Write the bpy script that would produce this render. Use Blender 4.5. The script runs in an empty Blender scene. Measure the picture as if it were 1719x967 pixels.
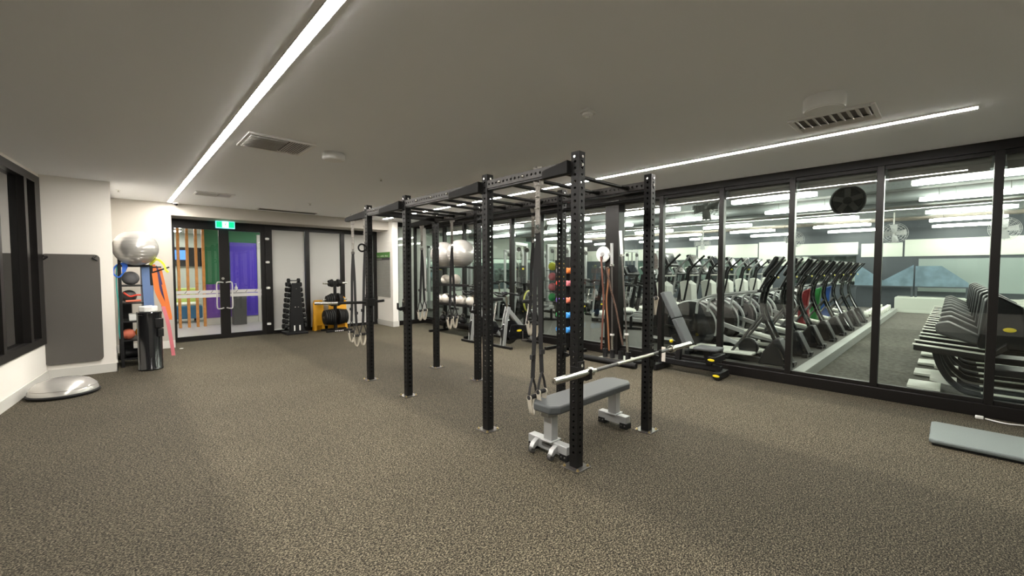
import bpy, math, random
from mathutils import Vector, Matrix
R = math.radians
SC = bpy.context.scene
COL = SC.collection
random.seed(7)

# ------------------------------------------------------------------ camera, world, exposure
EYE = 1.55
cam_d = bpy.data.cameras.new('camera')
cam = bpy.data.objects.new('camera', cam_d); COL.objects.link(cam); SC.camera = cam
cam_d.sensor_fit = 'HORIZONTAL'; cam_d.sensor_width = 36.0
cam_d.lens = 36.0 * 703.0 / 1719.0
cam_d.clip_start = 0.02; cam_d.clip_end = 200
cam.location = (0, 0, EYE)
cam.rotation_euler = (R(90) - math.atan(30 / 703.0), 0, -R(43.57))
SC.view_settings.view_transform = 'Standard'
SC.view_settings.look = 'None'
SC.view_settings.gamma = 1
SC.view_settings.use_curve_mapping = False
SC.view_settings.exposure = 1.68
SC.cycles.diffuse_bounces = 8; SC.cycles.max_bounces = 16; SC.cycles.transparent_max_bounces = 24; SC.cycles.sample_clamp_indirect = 6.0
W = bpy.data.worlds.new('night'); SC.world = W; W.use_nodes = True
W.node_tree.nodes['Background'].inputs[0].default_value = (0.02, 0.025, 0.035, 1)
W.node_tree.nodes['Background'].inputs[1].default_value = 0.5
STRIP_POWER = 60.0
GYM_POWER = 13.0
HALL_POWER = 14.0

# ------------------------------------------------------------------ materials
def mat(name, col, rough=0.5, metal=0.0, emit=None, estr=0.0, spec=0.5, noise=None, bump=0.0, bscale=200, trans=0.0, coat=0.0):
    m = bpy.data.materials.new(name); m.use_nodes = True
    nt = m.node_tree; b = nt.nodes['Principled BSDF']
    c = tuple(col) + (1,)
    b.inputs['Base Color'].default_value = c
    b.inputs['Roughness'].default_value = rough
    b.inputs['Metallic'].default_value = metal
    b.inputs['Specular IOR Level'].default_value = spec
    b.inputs['Coat Weight'].default_value = coat
    if emit:
        b.inputs['Emission Color'].default_value = tuple(emit) + (1,)
        b.inputs['Emission Strength'].default_value = estr
    if noise or bump:
        tc = nt.nodes.new('ShaderNodeTexCoord')
        n = nt.nodes.new('ShaderNodeTexNoise'); n.inputs['Scale'].default_value = bscale; n.inputs['Detail'].default_value = 3
        nt.links.new(tc.outputs['Object'], n.inputs['Vector'])
        if noise:
            r = nt.nodes.new('ShaderNodeValToRGB')
            r.color_ramp.elements[0].position = 0.35; r.color_ramp.elements[1].position = 0.65
            r.color_ramp.elements[0].color = tuple(x * (1 - noise) for x in col) + (1,)
            r.color_ramp.elements[1].color = tuple(min(1, x * (1 + noise)) for x in col) + (1,)
            nt.links.new(n.outputs['Fac'], r.inputs['Fac']); nt.links.new(r.outputs['Color'], b.inputs['Base Color'])
        if bump:
            bp = nt.nodes.new('ShaderNodeBump'); bp.inputs['Strength'].default_value = bump; bp.inputs['Distance'].default_value = 0.002
            nt.links.new(n.outputs['Fac'], bp.inputs['Height']); nt.links.new(bp.outputs['Normal'], b.inputs['Normal'])
    return m

def carpet_mat(name, cols, scale, stripes):
    m = bpy.data.materials.new(name); m.use_nodes = True
    nt = m.node_tree; b = nt.nodes['Principled BSDF']; L = nt.links.new
    b.inputs['Roughness'].default_value = 0.85; b.inputs['Specular IOR Level'].default_value = 0.25
    tc = nt.nodes.new('ShaderNodeTexCoord')
    mp = nt.nodes.new('ShaderNodeMapping'); mp.inputs['Scale'].default_value = (1.0, 1.5, 1.0)
    L(tc.outputs['Object'], mp.inputs['Vector'])
    n = nt.nodes.new('ShaderNodeTexNoise'); n.inputs['Scale'].default_value = scale; n.inputs['Detail'].default_value = 2.5; n.inputs['Roughness'].default_value = 0.65
    n.inputs['Distortion'].default_value = 0.6
    L(mp.outputs['Vector'], n.inputs['Vector'])
    r = nt.nodes.new('ShaderNodeValToRGB'); e = r.color_ramp.elements
    e[0].position = 0.40; e[0].color = tuple(cols[0]) + (1,)
    e[1].position = 0.63; e[1].color = tuple(cols[2]) + (1,)
    k = e.new(0.5); k.color = tuple(cols[1]) + (1,)
    L(n.outputs['Fac'], r.inputs['Fac'])
    # large soft wear variation and the lanes in which the rolls of carpet were laid
    n2 = nt.nodes.new('ShaderNodeTexNoise'); n2.inputs['Scale'].default_value = 0.7; n2.inputs['Detail'].default_value = 1
    L(tc.outputs['Object'], n2.inputs['Vector'])
    sx = nt.nodes.new('ShaderNodeSeparateXYZ'); L(tc.outputs['Object'], sx.inputs[0])
    fl = nt.nodes.new('ShaderNodeMath'); fl.operation = 'MULTIPLY_ADD'; fl.inputs[1].default_value = 0.55; fl.inputs[2].default_value = 0.2
    L(sx.outputs['X'], fl.inputs[0])
    fr = nt.nodes.new('ShaderNodeMath'); fr.operation = 'PINGPONG'; fr.inputs[1].default_value = 1.0; L(fl.outputs[0], fr.inputs[0])
    st = nt.nodes.new('ShaderNodeMapRange'); st.inputs[1].default_value = 0.45; st.inputs[2].default_value = 0.55
    st.inputs[3].default_value = 1 - stripes; st.inputs[4].default_value = 1 + stripes
    L(fr.outputs[0], st.inputs[0])
    mr = nt.nodes.new('ShaderNodeMapRange'); mr.inputs[1].default_value = 0.3; mr.inputs[2].default_value = 0.7
    mr.inputs[3].default_value = 0.88; mr.inputs[4].default_value = 1.1; L(n2.outputs['Fac'], mr.inputs[0])
    mu = nt.nodes.new('ShaderNodeMath'); mu.operation = 'MULTIPLY'; L(st.outputs[0], mu.inputs[0]); L(mr.outputs[0], mu.inputs[1])
    vm = nt.nodes.new('ShaderNodeVectorMath'); vm.operation = 'SCALE'; L(r.outputs['Color'], vm.inputs[0]); L(mu.outputs[0], vm.inputs['Scale'])
    L(vm.outputs[0], b.inputs['Base Color'])
    bp = nt.nodes.new('ShaderNodeBump'); bp.inputs['Strength'].default_value = 0.5; bp.inputs['Distance'].default_value = 0.004
    L(n.outputs['Fac'], bp.inputs['Height']); L(bp.outputs['Normal'], b.inputs['Normal'])
    return m

def glass_mat(name, tint, gloss=1.0, ior=1.5, rough=0.0):
    m = bpy.data.materials.new(name); m.use_nodes = True
    nt = m.node_tree; nt.nodes.clear(); L = nt.links.new
    o = nt.nodes.new('ShaderNodeOutputMaterial'); t = nt.nodes.new('ShaderNodeBsdfTransparent'); g = nt.nodes.new('ShaderNodeBsdfGlossy')
    t.inputs[0].default_value = tuple(tint) + (1,); g.inputs['Roughness'].default_value = rough
    lw_ = nt.nodes.new('ShaderNodeLayerWeight'); lw_.inputs[0].default_value = 0.5
    f = nt.nodes.new('ShaderNodeMath'); f.operation = 'POWER'; f.inputs[1].default_value = 5.0; L(lw_.outputs['Facing'], f.inputs[0])
    k = nt.nodes.new('ShaderNodeMath'); k.operation = 'MULTIPLY_ADD'; k.inputs[1].default_value = 0.96 * gloss; k.inputs[2].default_value = 0.04 * gloss; k.use_clamp = True
    mx = nt.nodes.new('ShaderNodeMixShader')
    L(f.outputs[0], k.inputs[0]); L(k.outputs[0], mx.inputs[0]); L(t.outputs[0], mx.inputs[1]); L(g.outputs[0], mx.inputs[2]); L(mx.outputs[0], o.inputs[0])
    return m

def notice_mat():   # rows of small grey print on a light grey panel
    m = mat('notice_print', (0.3, 0.3, 0.28), 0.6)
    nt = m.node_tree; b = nt.nodes['Principled BSDF']; L = nt.links.new
    tc = nt.nodes.new('ShaderNodeTexCoord'); s = nt.nodes.new('ShaderNodeSeparateXYZ'); L(tc.outputs['Object'], s.inputs[0])
    a = nt.nodes.new('ShaderNodeMath'); a.operation = 'MULTIPLY'; a.inputs[1].default_value = 28; L(s.outputs['Z'], a.inputs[0])
    f = nt.nodes.new('ShaderNodeMath'); f.operation = 'FRACT'; L(a.outputs[0], f.inputs[0])
    n = nt.nodes.new('ShaderNodeTexNoise'); n.inputs['Scale'].default_value = 60; L(tc.outputs['Object'], n.inputs['Vector'])
    g1 = nt.nodes.new('ShaderNodeMath'); g1.operation = 'GREATER_THAN'; g1.inputs[1].default_value = 0.55; L(f.outputs[0], g1.inputs[0])
    g2 = nt.nodes.new('ShaderNodeMath'); g2.operation = 'GREATER_THAN'; g2.inputs[1].default_value = 0.42; L(n.outputs['Fac'], g2.inputs[0])
    mu = nt.nodes.new('ShaderNodeMath'); mu.operation = 'MULTIPLY'; L(g1.outputs[0], mu.inputs[0]); L(g2.outputs[0], mu.inputs[1])
    mx = nt.nodes.new('ShaderNodeMix'); mx.data_type = 'RGBA'
    mx.inputs[6].default_value = (0.33, 0.33, 0.30, 1); mx.inputs[7].default_value = (0.16, 0.16, 0.15, 1)
    L(mu.outputs[0], mx.inputs[0]); L(mx.outputs[2], b.inputs['Base Color'])
    return m

M = dict(
    ceiling=mat('ceiling_paint', (0.87, 0.88, 0.90), 0.9, bump=0.25, bscale=160),
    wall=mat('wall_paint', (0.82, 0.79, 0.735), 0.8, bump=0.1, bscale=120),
    walldimmed=mat('dimmed_wall_paint', (0.43, 0.405, 0.36), 0.8, bump=0.1, bscale=120),  # wall paint darkened to offset the strip light falling on it
    skirting=mat('skirting_paint', (0.62, 0.61, 0.57), 0.5),
    nibwall=mat('nib_paint', (0.88, 0.86, 0.81), 0.8),
    blackframe=mat('black_frame', (0.009, 0.008, 0.0075), 0.35, spec=0.3),
    steel=mat('powder_black_steel', (0.008, 0.0078, 0.0078), 0.45, spec=0.22),
    beam=mat('grey_steel_beam', (0.055, 0.052, 0.050), 0.45, spec=0.4),
    black=mat('black_plastic', (0.010, 0.010, 0.011), 0.4, spec=0.3),
    blackgloss=mat('gloss_black', (0.010, 0.010, 0.011), 0.12, coat=0.5),
    rubber=mat('black_rubber', (0.012, 0.012, 0.012), 0.65, spec=0.25),
    chrome=mat('chrome', (0.55, 0.54, 0.50), 0.26, metal=1.0),
    handlesteel=mat('satin_handle_steel', (0.80, 0.79, 0.76), 0.35, metal=0.6),
    brushed=mat('brushed_steel', (0.55, 0.54, 0.50), 0.35, metal=1.0),
    plate=mat('foot_plate_steel', (0.16, 0.15, 0.14), 0.35, metal=0.8),
    brass=mat('brass_bolt', (0.75, 0.62, 0.35), 0.3, metal=1.0),
    silver=mat('silver_paint', (0.40, 0.41, 0.41), 0.36, metal=0.35),
    ball=mat('silver_vinyl', (0.50, 0.485, 0.46), 0.25, metal=0.5),
    greyvinyl=mat('grey_vinyl', (0.075, 0.083, 0.087), 0.5, bump=0.15, bscale=300),
    greymat=mat('grey_foam', (0.10, 0.092, 0.083), 0.85, noise=0.18, bump=0.3, bscale=260),
    stepmat=mat('grey_mat_top', (0.17, 0.20, 0.20), 0.55, noise=0.12, bump=0.3, bscale=220),
    blind=mat('blind_fabric', (0.53, 0.53, 0.505), 0.9, noise=0.03, bscale=300),
    white=mat('white_plastic', (0.75, 0.75, 0.73), 0.4),
    offwhite=mat('off_white_panel', (0.70, 0.72, 0.66), 0.5),
    whiteball=mat('white_ball_rubber', (0.62, 0.58, 0.52), 0.55),
    greyball=mat('grey_ball_rubber', (0.16, 0.16, 0.17), 0.5),
    strap=mat('black_webbing', (0.02, 0.02, 0.021), 0.8),
    strapw=mat('grey_webbing', (0.36, 0.34, 0.31), 0.8, noise=0.25, bscale=70),
    handle=mat('cream_handle', (0.52, 0.48, 0.40), 0.6),
    yellow=mat('yellow_plastic', (0.85, 0.42, 0.02), 0.45),
    yellowdecal=mat('yellow_decal', (0.85, 0.68, 0.02), 0.4),
    lime=mat('lime_rim', (0.60, 0.58, 0.12), 0.4),
    orange=mat('orange_fabric', (0.66, 0.17, 0.03), 0.7),
    pink=mat('pink_rubber', (0.62, 0.17, 0.20), 0.6),
    blue=mat('blue_rubber', (0.08, 0.25, 0.65), 0.6),
    steelblue=mat('blue_grey_fabric', (0.12, 0.19, 0.36), 0.75),
    navy=mat('navy_fabric', (0.06, 0.05, 0.14), 0.8),
    cobalt=mat('cobalt_band', (0.03, 0.16, 0.75), 0.6),
    teal=mat('teal_band', (0.05, 0.36, 0.32), 0.6),
    acid=mat('acid_yellow_band', (0.72, 0.75, 0.06), 0.6),
    red=mat('red_rubber', (0.70, 0.06, 0.03), 0.5),
    redpaint=mat('red_paint', (0.30, 0.02, 0.025), 0.35),
    greenpaint=mat('green_paint', (0.02, 0.20, 0.04), 0.35),
    bluepaint=mat('blue_paint', (0.02, 0.07, 0.26), 0.35),
    salmon=mat('salmon_rubber', (0.75, 0.20, 0.12), 0.5),
    purpleball=mat('violet_rubber', (0.16, 0.10, 0.45), 0.5),
    skyblue=mat('sky_blue_rubber', (0.05, 0.33, 0.85), 0.5),
    grassgreen=mat('green_rubber', (0.04, 0.35, 0.10), 0.5),
    brown=mat('brown_band', (0.11, 0.035, 0.02), 0.6),
    tan=mat('tan_band', (0.22, 0.09, 0.035), 0.6),
    rope=mat('brown_rope', (0.075, 0.042, 0.028), 0.85, noise=0.6, bscale=60),
    wood=mat('orange_timber', (0.62, 0.26, 0.06), 0.5, noise=0.15, bscale=12),
    purple=mat('purple_paint', (0.085, 0.045, 0.50), 0.35),
    violet=mat('violet_paint', (0.16, 0.06, 0.38), 0.4),
    green=mat('green_paint_wall', (0.03, 0.19, 0.08), 0.6),
    mint=mat('mint_paint', (0.16, 0.42, 0.26), 0.6),
    hallfloor=mat('pale_tile', (0.42, 0.40, 0.40), 0.35),
    sofablue=mat('blue_upholstery', (0.04, 0.18, 0.36), 0.8),
    limepad=mat('lime_upholstery', (0.50, 0.62, 0.14), 0.8),
    grey=mat('mid_grey_metal', (0.07, 0.07, 0.068), 0.4),
    signgreen=mat('sign_green', (0.09, 0.27, 0.05), 0.5),
    signblack=mat('sign_charcoal', (0.03, 0.03, 0.03), 0.5),
    signtext=mat('sign_lettering', (0.45, 0.50, 0.38), 0.5),
    notice=notice_mat(),
    exitgreen=mat('exit_green', (0.0, 0.4, 0.15), 0.5, emit=(0.0, 0.50, 0.14), estr=0.8),
    exitwhite=mat('exit_white', (0.8, 0.9, 0.85), 0.5, emit=(0.72, 0.95, 0.86), estr=1.0),
    exitcase=mat('exit_case', (0.5, 0.8, 0.8), 0.4, emit=(0.10, 0.50, 0.48), estr=0.6),
    strip=mat('led_diffuser', (1, 1, 1), 0.5, emit=(1.0, 0.945, 0.87), estr=STRIP_POWER),
    gymlamp=mat('gym_led_panel', (1, 1, 1), 0.5, emit=(0.97, 1.0, 0.88), estr=GYM_POWER),
    hallfill=mat('hall_fill_panel', (1, 1, 1), 0.5, emit=(1.0, 0.95, 0.9), estr=HALL_POWER),
    gymceil=mat('dark_soffit', (0.20, 0.17, 0.145), 0.8, noise=0.25, bscale=2),
    duct=mat('grey_duct', (0.20, 0.22, 0.225), 0.5, metal=0.2),
    louvre=mat('louvre_paint', (0.80, 0.78, 0.77), 0.5),
    ventdark=mat('vent_shadow_grey', (0.20, 0.185, 0.18), 0.8),
    vent=mat('vent_paint', (0.84, 0.83, 0.82), 0.5),
    blindtube=mat('grey_blind_fabric', (0.16, 0.15, 0.14), 0.8),
    slotdark=mat('slot_black', (0.03, 0.027, 0.024), 0.7),
    gymwall=mat('gym_wall_paint', (0.50, 0.56, 0.50), 0.7),
    gympanel=mat('gym_white_panel', (0.52, 0.56, 0.50), 0.5),
    gymdark=mat('gym_dark_band', (0.045, 0.055, 0.065), 0.5),
    bluefabric=mat('pale_blue_fabric', (0.14, 0.21, 0.26), 0.8, noise=0.2, bscale=3),
    mirror=mat('wall_mirror', (0.62, 0.72, 0.70), 0.04, metal=1.0),
    palereflect=mat('pale_reflection_panel', (0.26, 0.31, 0.30), 0.08, coat=1.0),  # bright mirror reflection put into the base colour
    platform=mat('platform_grey', (0.34, 0.36, 0.34), 0.45),
    plattop=mat('platform_top', (0.065, 0.062, 0.055), 0.7, noise=0.2, bscale=40),
    cushion=mat('charcoal_pad', (0.06, 0.062, 0.062), 0.55),
    screen=mat('console_screen', (0.02, 0.022, 0.028), 0.1),
    label=mat('white_sticker', (0.7, 0.66, 0.6), 0.5),
)
M['carpet'] = carpet_mat('speckled_carpet', [(0.006, 0.005, 0.003), (0.042, 0.0355, 0.0225), (0.225, 0.196, 0.139)], 92, 0.16)
M['gymfloor'] = carpet_mat('gym_floor', [(0.075, 0.073, 0.06), (0.095, 0.092, 0.078), (0.12, 0.116, 0.10)], 9, 0.03)
M['glass'] = glass_mat('clear_glass', (0.955, 0.98, 0.965), 0.95)
M['doorglass'] = glass_mat('door_glass', (0.95, 0.97, 0.96), 1.2)
M['nightglass'] = glass_mat('night_glass', (0.30, 0.32, 0.33), 2.0)
M['frost'] = mat('frosted_band', (0.55, 0.54, 0.53), 0.6)

# ------------------------------------------------------------------ mesh builder
class MB:
    def __init__(s): s.v = []; s.f = []; s.T = Matrix.Identity(4)
    def at(s, loc=(0, 0, 0), rx=0, ry=0, rz=0):
        s.T = Matrix.Translation(loc) @ Matrix.Rotation(rz, 4, 'Z') @ Matrix.Rotation(ry, 4, 'Y') @ Matrix.Rotation(rx, 4, 'X'); return s
    def add(s, vs, fs):
        n = len(s.v)
        s.v += [tuple(s.T @ Vector(p)) for p in vs]; s.f += [tuple(n + i for i in q) for q in fs]; return s
    def box(s, x0, x1, y0, y1, z0, z1):
        return s.add([(x0, y0, z0), (x1, y0, z0), (x1, y1, z0), (x0, y1, z0), (x0, y0, z1), (x1, y0, z1), (x1, y1, z1), (x0, y1, z1)],
                     [(0, 3, 2, 1), (4, 5, 6, 7), (0, 1, 5, 4), (1, 2, 6, 5), (2, 3, 7, 6), (3, 0, 4, 7)])
    def prism(s, poly, t0, t1, ax='X'):
        P = {'X': lambda a, b, t: (t, a, b), 'Y': lambda a, b, t: (a, t, b), 'Z': lambda a, b, t: (a, b, t)}[ax]
        n = len(poly); vs = [P(a, b, t0) for a, b in poly] + [P(a, b, t1) for a, b in poly]
        fs = [tuple(range(n))[::-1], tuple(range(n, 2 * n))] + [(i, (i + 1) % n, n + (i + 1) % n, n + i) for i in range(n)]
        return s.add(vs, fs)
    def tube(s, pts, r, n=10, flat=None, cap=True):
        pts = [Vector(p) for p in pts]; rs = r if isinstance(r, (list, tuple)) else [r] * len(pts)
        vs = []; prev = None
        for i, p in enumerate(pts):
            d = (pts[min(i + 1, len(pts) - 1)] - pts[max(i - 1, 0)]).normalized()
            if prev is None:
                a = Vector((0, 0, 1)) if abs(d.z) < 0.9 else Vector((0, 1, 0))
                u = d.cross(a).normalized()
            else: u = (prev - d * prev.dot(d)).normalized()
            prev = u; w = d.cross(u)
            for k in range(n):
                t = 2 * math.pi * (k + .5) / n
                vs.append(p + u * (math.cos(t) * rs[i]) + w * (math.sin(t) * rs[i] * (flat or 1)))
        fs = [(i * n + k, i * n + (k + 1) % n, (i + 1) * n + (k + 1) % n, (i + 1) * n + k) for i in range(len(pts) - 1) for k in range(n)]
        if cap: fs += [tuple(range(n))[::-1], tuple((len(pts) - 1) * n + k for k in range(n))]
        return s.add(vs, fs)
    def ribbon(s, pts, w, t, wdir):
        pts = [Vector(p) for p in pts]; wd = Vector(wdir).normalized(); vs = []
        for i, p in enumerate(pts):
            d = (pts[min(i + 1, len(pts) - 1)] - pts[max(i - 1, 0)]).normalized(); nrm = d.cross(wd).normalized()
            ww = w[i] if isinstance(w, (list, tuple)) else w
            for a, b in ((-1, -1), (1, -1), (1, 1), (-1, 1)): vs.append(p + wd * (a * ww / 2) + nrm * (b * t / 2))
        n = 4
        fs = [(i * n + k, i * n + (k + 1) % n, (i + 1) * n + (k + 1) % n, (i + 1) * n + k) for i in range(len(pts) - 1) for k in range(n)]
        fs += [(3, 2, 1, 0), tuple((len(pts) - 1) * n + k for k in range(4))]
        return s.add(vs, fs)
    def lathe(s, prof, n=28, ax='Z', c=(0, 0, 0)):
        vs = []; fs = []
        for r, z in prof:
            for k in range(n):
                t = 2 * math.pi * k / n; a, b = r * math.cos(t), r * math.sin(t)
                vs.append({'Z': (c[0] + a, c[1] + b, c[2] + z), 'X': (c[0] + z, c[1] + a, c[2] + b), 'Y': (c[0] + b, c[1] + z, c[2] + a)}[ax])
        for i in range(len(prof) - 1):
            for k in range(n): fs.append((i * n + k, i * n + (k + 1) % n, (i + 1) * n + (k + 1) % n, (i + 1) * n + k))
        fs += [tuple(range(n))[::-1], tuple((len(prof) - 1) * n + k for k in range(n))]
        return s.add(vs, fs)
    def cyl(s, r, z0, z1, n=24, ax='Z', c=(0, 0, 0)): return s.lathe([(r, z0), (r, z1)], n, ax, c)
    def sphere(s, c, r, n=24, m=14, sq=(1, 1, 1)):
        vs = []; fs = []
        for i in range(m + 1):
            p = math.pi * i / m
            for k in range(n):
                t = 2 * math.pi * k / n
                vs.append((c[0] + r * sq[0] * math.sin(p) * math.cos(t), c[1] + r * sq[1] * math.sin(p) * math.sin(t), c[2] - r * sq[2] * math.cos(p)))
        for i in range(m):
            for k in range(n): fs.append((i * n + k, i * n + (k + 1) % n, (i + 1) * n + (k + 1) % n, (i + 1) * n + k))
        return s.add(vs, fs)
    def torus(s, R_, r, c=(0, 0, 0), ax='X', n=32, m=8, a0=0, a1=2 * math.pi, flat=1):
        full = abs(a1 - a0 - 2 * math.pi) < 1e-6; cnt = n if full else n + 1; vs = []
        for i in range(cnt):
            t = a0 + (a1 - a0) * i / n
            for k in range(m):
                q = 2 * math.pi * k / m; rr = R_ + r * math.cos(q); z = r * flat * math.sin(q); a, b = rr * math.cos(t), rr * math.sin(t)
                vs.append({'X': (c[0] + z, c[1] + a, c[2] + b), 'Y': (c[0] + a, c[1] + z, c[2] + b), 'Z': (c[0] + a, c[1] + b, c[2] + z)}[ax])
        fs = [((i % cnt) * m + k, ((i + 1) % cnt) * m + k, ((i + 1) % cnt) * m + (k + 1) % m, (i % cnt) * m + (k + 1) % m) for i in range(n) for k in range(m)]
        if not full: fs += [tuple(range(m)), tuple((cnt - 1) * m + k for k in range(m))[::-1]]
        return s.add(vs, fs)
    def build(s, name, m, parent=None, bevel=0, smooth=True, seg=2, label=None):
        me = bpy.data.meshes.new(name); me.from_pydata(s.v, [], s.f)
        me.materials.append(M[m] if isinstance(m, str) else m)
        bm_fix(me)
        if smooth:
            me.shade_smooth(); me.set_sharp_from_angle(angle=R(38))
        o = bpy.data.objects.new(name, me); COL.objects.link(o)
        if parent: o.parent = parent
        if bevel:
            b = o.modifiers.new('edge', 'BEVEL'); b.width = bevel; b.segments = seg; b.limit_method = 'ANGLE'; b.angle_limit = R(40)
        if label: o['label'] = label
        return o

import bmesh
def bm_fix(me):
    b = bmesh.new(); b.from_mesh(me); bmesh.ops.remove_doubles(b, verts=b.verts, dist=1e-5)
    bmesh.ops.recalc_face_normals(b, faces=b.faces); b.to_mesh(me); b.free()

def spline(pts, k=6):
    P = [Vector(p) for p in pts]; P = [P[0] * 2 - P[1]] + P + [P[-1] * 2 - P[-2]]; out = []
    for i in range(1, len(P) - 2):
        for j in range(k):
            t = j / k; a, b, c, d = P[i - 1], P[i], P[i + 1], P[i + 2]
            out.append(0.5 * ((2 * b) + (c - a) * t + (2 * a - 5 * b + 4 * c - d) * t * t + (3 * b - a - 3 * c + d) * t ** 3))
    out.append(P[-2]); return out

def tag(o, label, cat, group=None):
    o['label'] = label; o['category'] = cat
    if group: o['group'] = group
    return o
def thing(name, label, cat, loc=(0, 0, 0), rz=0, group=None):
    o = bpy.data.objects.new(name, None); COL.objects.link(o); o.location = loc; o.rotation_euler = (0, 0, rz)
    return tag(o, label, cat, group)
def struct(o, label=None):
    o['kind'] = 'structure'
    if label: o['label'] = label
    return o
def dup(root, loc, rz=None, label=None, group=None):
    def cp(o, par):
        c = o.copy(); COL.objects.link(c); c.parent = par
        for ch in kids.get(o.name, []): cp(ch, c)
        return c
    kids = {}
    def collect(o):
        kids[o.name] = list(o.children)
        for ch in kids[o.name]: collect(ch)
    collect(root)
    r = cp(root, None); r.location = loc
    if rz is not None: r.rotation_euler = (0, 0, rz)
    if label: r['label'] = label
    if group: r['group'] = group
    return r
ORD = ['first', 'second', 'third', 'fourth', 'fifth', 'sixth', 'seventh', 'eighth', 'ninth', 'tenth', 'eleventh', 'twelfth']

# ------------------------------------------------------------------ room shell
CE = 2.88          # ceiling height
GX = 6.60          # near face of the glass wall
YF = 10.70         # front plane of the wall that holds the doors
YD = 11.45         # plane of the doors
struct(MB().box(-2.6, GX + .1, -4.2, YD + .15, -.1, 0).build('floor', 'carpet', smooth=False), 'brown and tan speckled carpet floor')
struct(MB().box(-2.6, GX + .1, -4.2, YD + .15, CE, CE + .15).build('ceiling', 'ceiling', smooth=False), 'grey white painted ceiling of the carpeted room')
struct(MB().box(-2.6, GX, -4.2, -4.0, 0, CE).build('wall_rear', 'wall', smooth=False))
# left wall: a slightly skewed wall with a band of windows between a low wall and the ceiling
wl = Vector((-.93 + .72, 7.1 - 8.85, 0)).normalized()   # runs towards the camera
WA = Vector((-.72, 8.80, 0)); wn = Vector((wl.y, -wl.x, 0))  # wn points out of the room
if wn.x > 0: wn = -wn
ang = math.atan2(wl.y, wl.x)
def lw(mb): mb.T = Matrix.Translation(WA) @ Matrix.Rotation(ang, 4, 'Z'); return mb
sgn = 1 if (Matrix.Rotation(ang, 4, 'Z') @ Vector((0, 1, 0))).dot(wn) > 0 else -1
def lwb(a0, a1, d0, d1, z0, z1, name, m, **k):   # a along the wall from the pillar, d outwards
    mb = lw(MB()); y = sorted((sgn * d0, sgn * d1)); mb.box(a0, a1, y[0], y[1], z0, z1); return mb.build(name, m, smooth=False, **k)
struct(lwb(0, 13.2, 0, .2, 0, .52, 'wall_left', 'wall'))
struct(lwb(0, 13.2, -.012, 0, 0, .13, 'baseboard_left', 'skirting'))
struct(lwb(0, 13.2, .0, .2, 2.83, CE, 'wall_left_header', 'wall'))
f = lw(MB())
def wb(mb, a0, a1, d0, d1, z0, z1): y = sorted((sgn * d0, sgn * d1)); mb.box(a0, a1, y[0], y[1], z0, z1)
for n_ in range(4):
    a0 = .05 + n_ * 3.0
    f = lw(MB()); wb(f, a0, a0 + 3.0, -.02, .12, .52, .62); wb(f, a0, a0 + 3.0, -.02, .12, 2.73, 2.83)
    for m_, w_ in ((0, .22), (.55, .1), (1.5, .09), (2.9, .1)): wb(f, a0 + m_, a0 + m_ + w_, -.02, .12, .62, 2.73)
    fr = struct(f.build('window_%d' % (n_ + 1), 'blackframe', smooth=False), 'black framed night window above low white wall')
    g = lw(MB()); wb(g, a0 + .1, a0 + 2.95, .05, .056, .6, 2.75); g.build('pane', 'nightglass', fr, smooth=False)
struct(lwb(-.5, 13.2, 2.2, 2.3, -.2, 3.4, 'wall_exterior', 'gymdark'))
# pillar with the hanging mat
struct(MB().box(-.95, 0, 8.80, YF + .2, 0, CE).build('wall_pillar', 'wall', smooth=False), 'white pillar at the end of the left windows')
struct(MB().box(-.75, .012, 8.788, 8.80, 0, .13).build('baseboard_pillar', 'skirting', smooth=False))
struct(MB().box(0, .012, 8.788, YF, 0, .13).build('baseboard_pillar_return', 'skirting', smooth=False))
# wall with the door recess
struct(MB().box(0, .86, YF, YD + .15, 0, CE).build('wall_back', 'walldimmed', smooth=False), 'wall left of the glass doors, coloured darker against the strip glare')
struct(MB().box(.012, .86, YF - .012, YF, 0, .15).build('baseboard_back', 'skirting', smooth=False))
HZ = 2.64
struct(MB().box(.86, 5.5, YF, YD + .15, HZ, CE).build('wall_header', 'walldimmed', smooth=False))
struct(MB().box(5.5, 5.66, 10.48, YD + .15, 0, CE).build('wall_nib', 'nibwall', smooth=False), 'white wall nib carrying the green headed notice')
struct(MB().box(5.488, 5.672, 10.468, YD - .02, 0, .15).build('baseboard_nib', 'skirting', smooth=False))
struct(MB().box(5.66, 6.72, 10.75, 10.9, 0, CE).build('wall_corner', 'blind', smooth=False), 'pale panel in the corner behind glass')
cw = MB().box(5.66, 6.6, 10.68, 10.75, 0, .12).box(5.66, 6.6, 10.68, 10.75, 2.76, CE).box(5.66, 5.78, 10.68, 10.75, .12, 2.76).box(6.3, 6.37, 10.68, 10.75, .12, 2.76)
cwo = struct(cw.build('window_corner', 'blackframe', smooth=False)); MB().box(5.7, 6.58, 10.70, 10.706, .1, 2.78).build('pane', 'glass', cwo, smooth=False)

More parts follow.
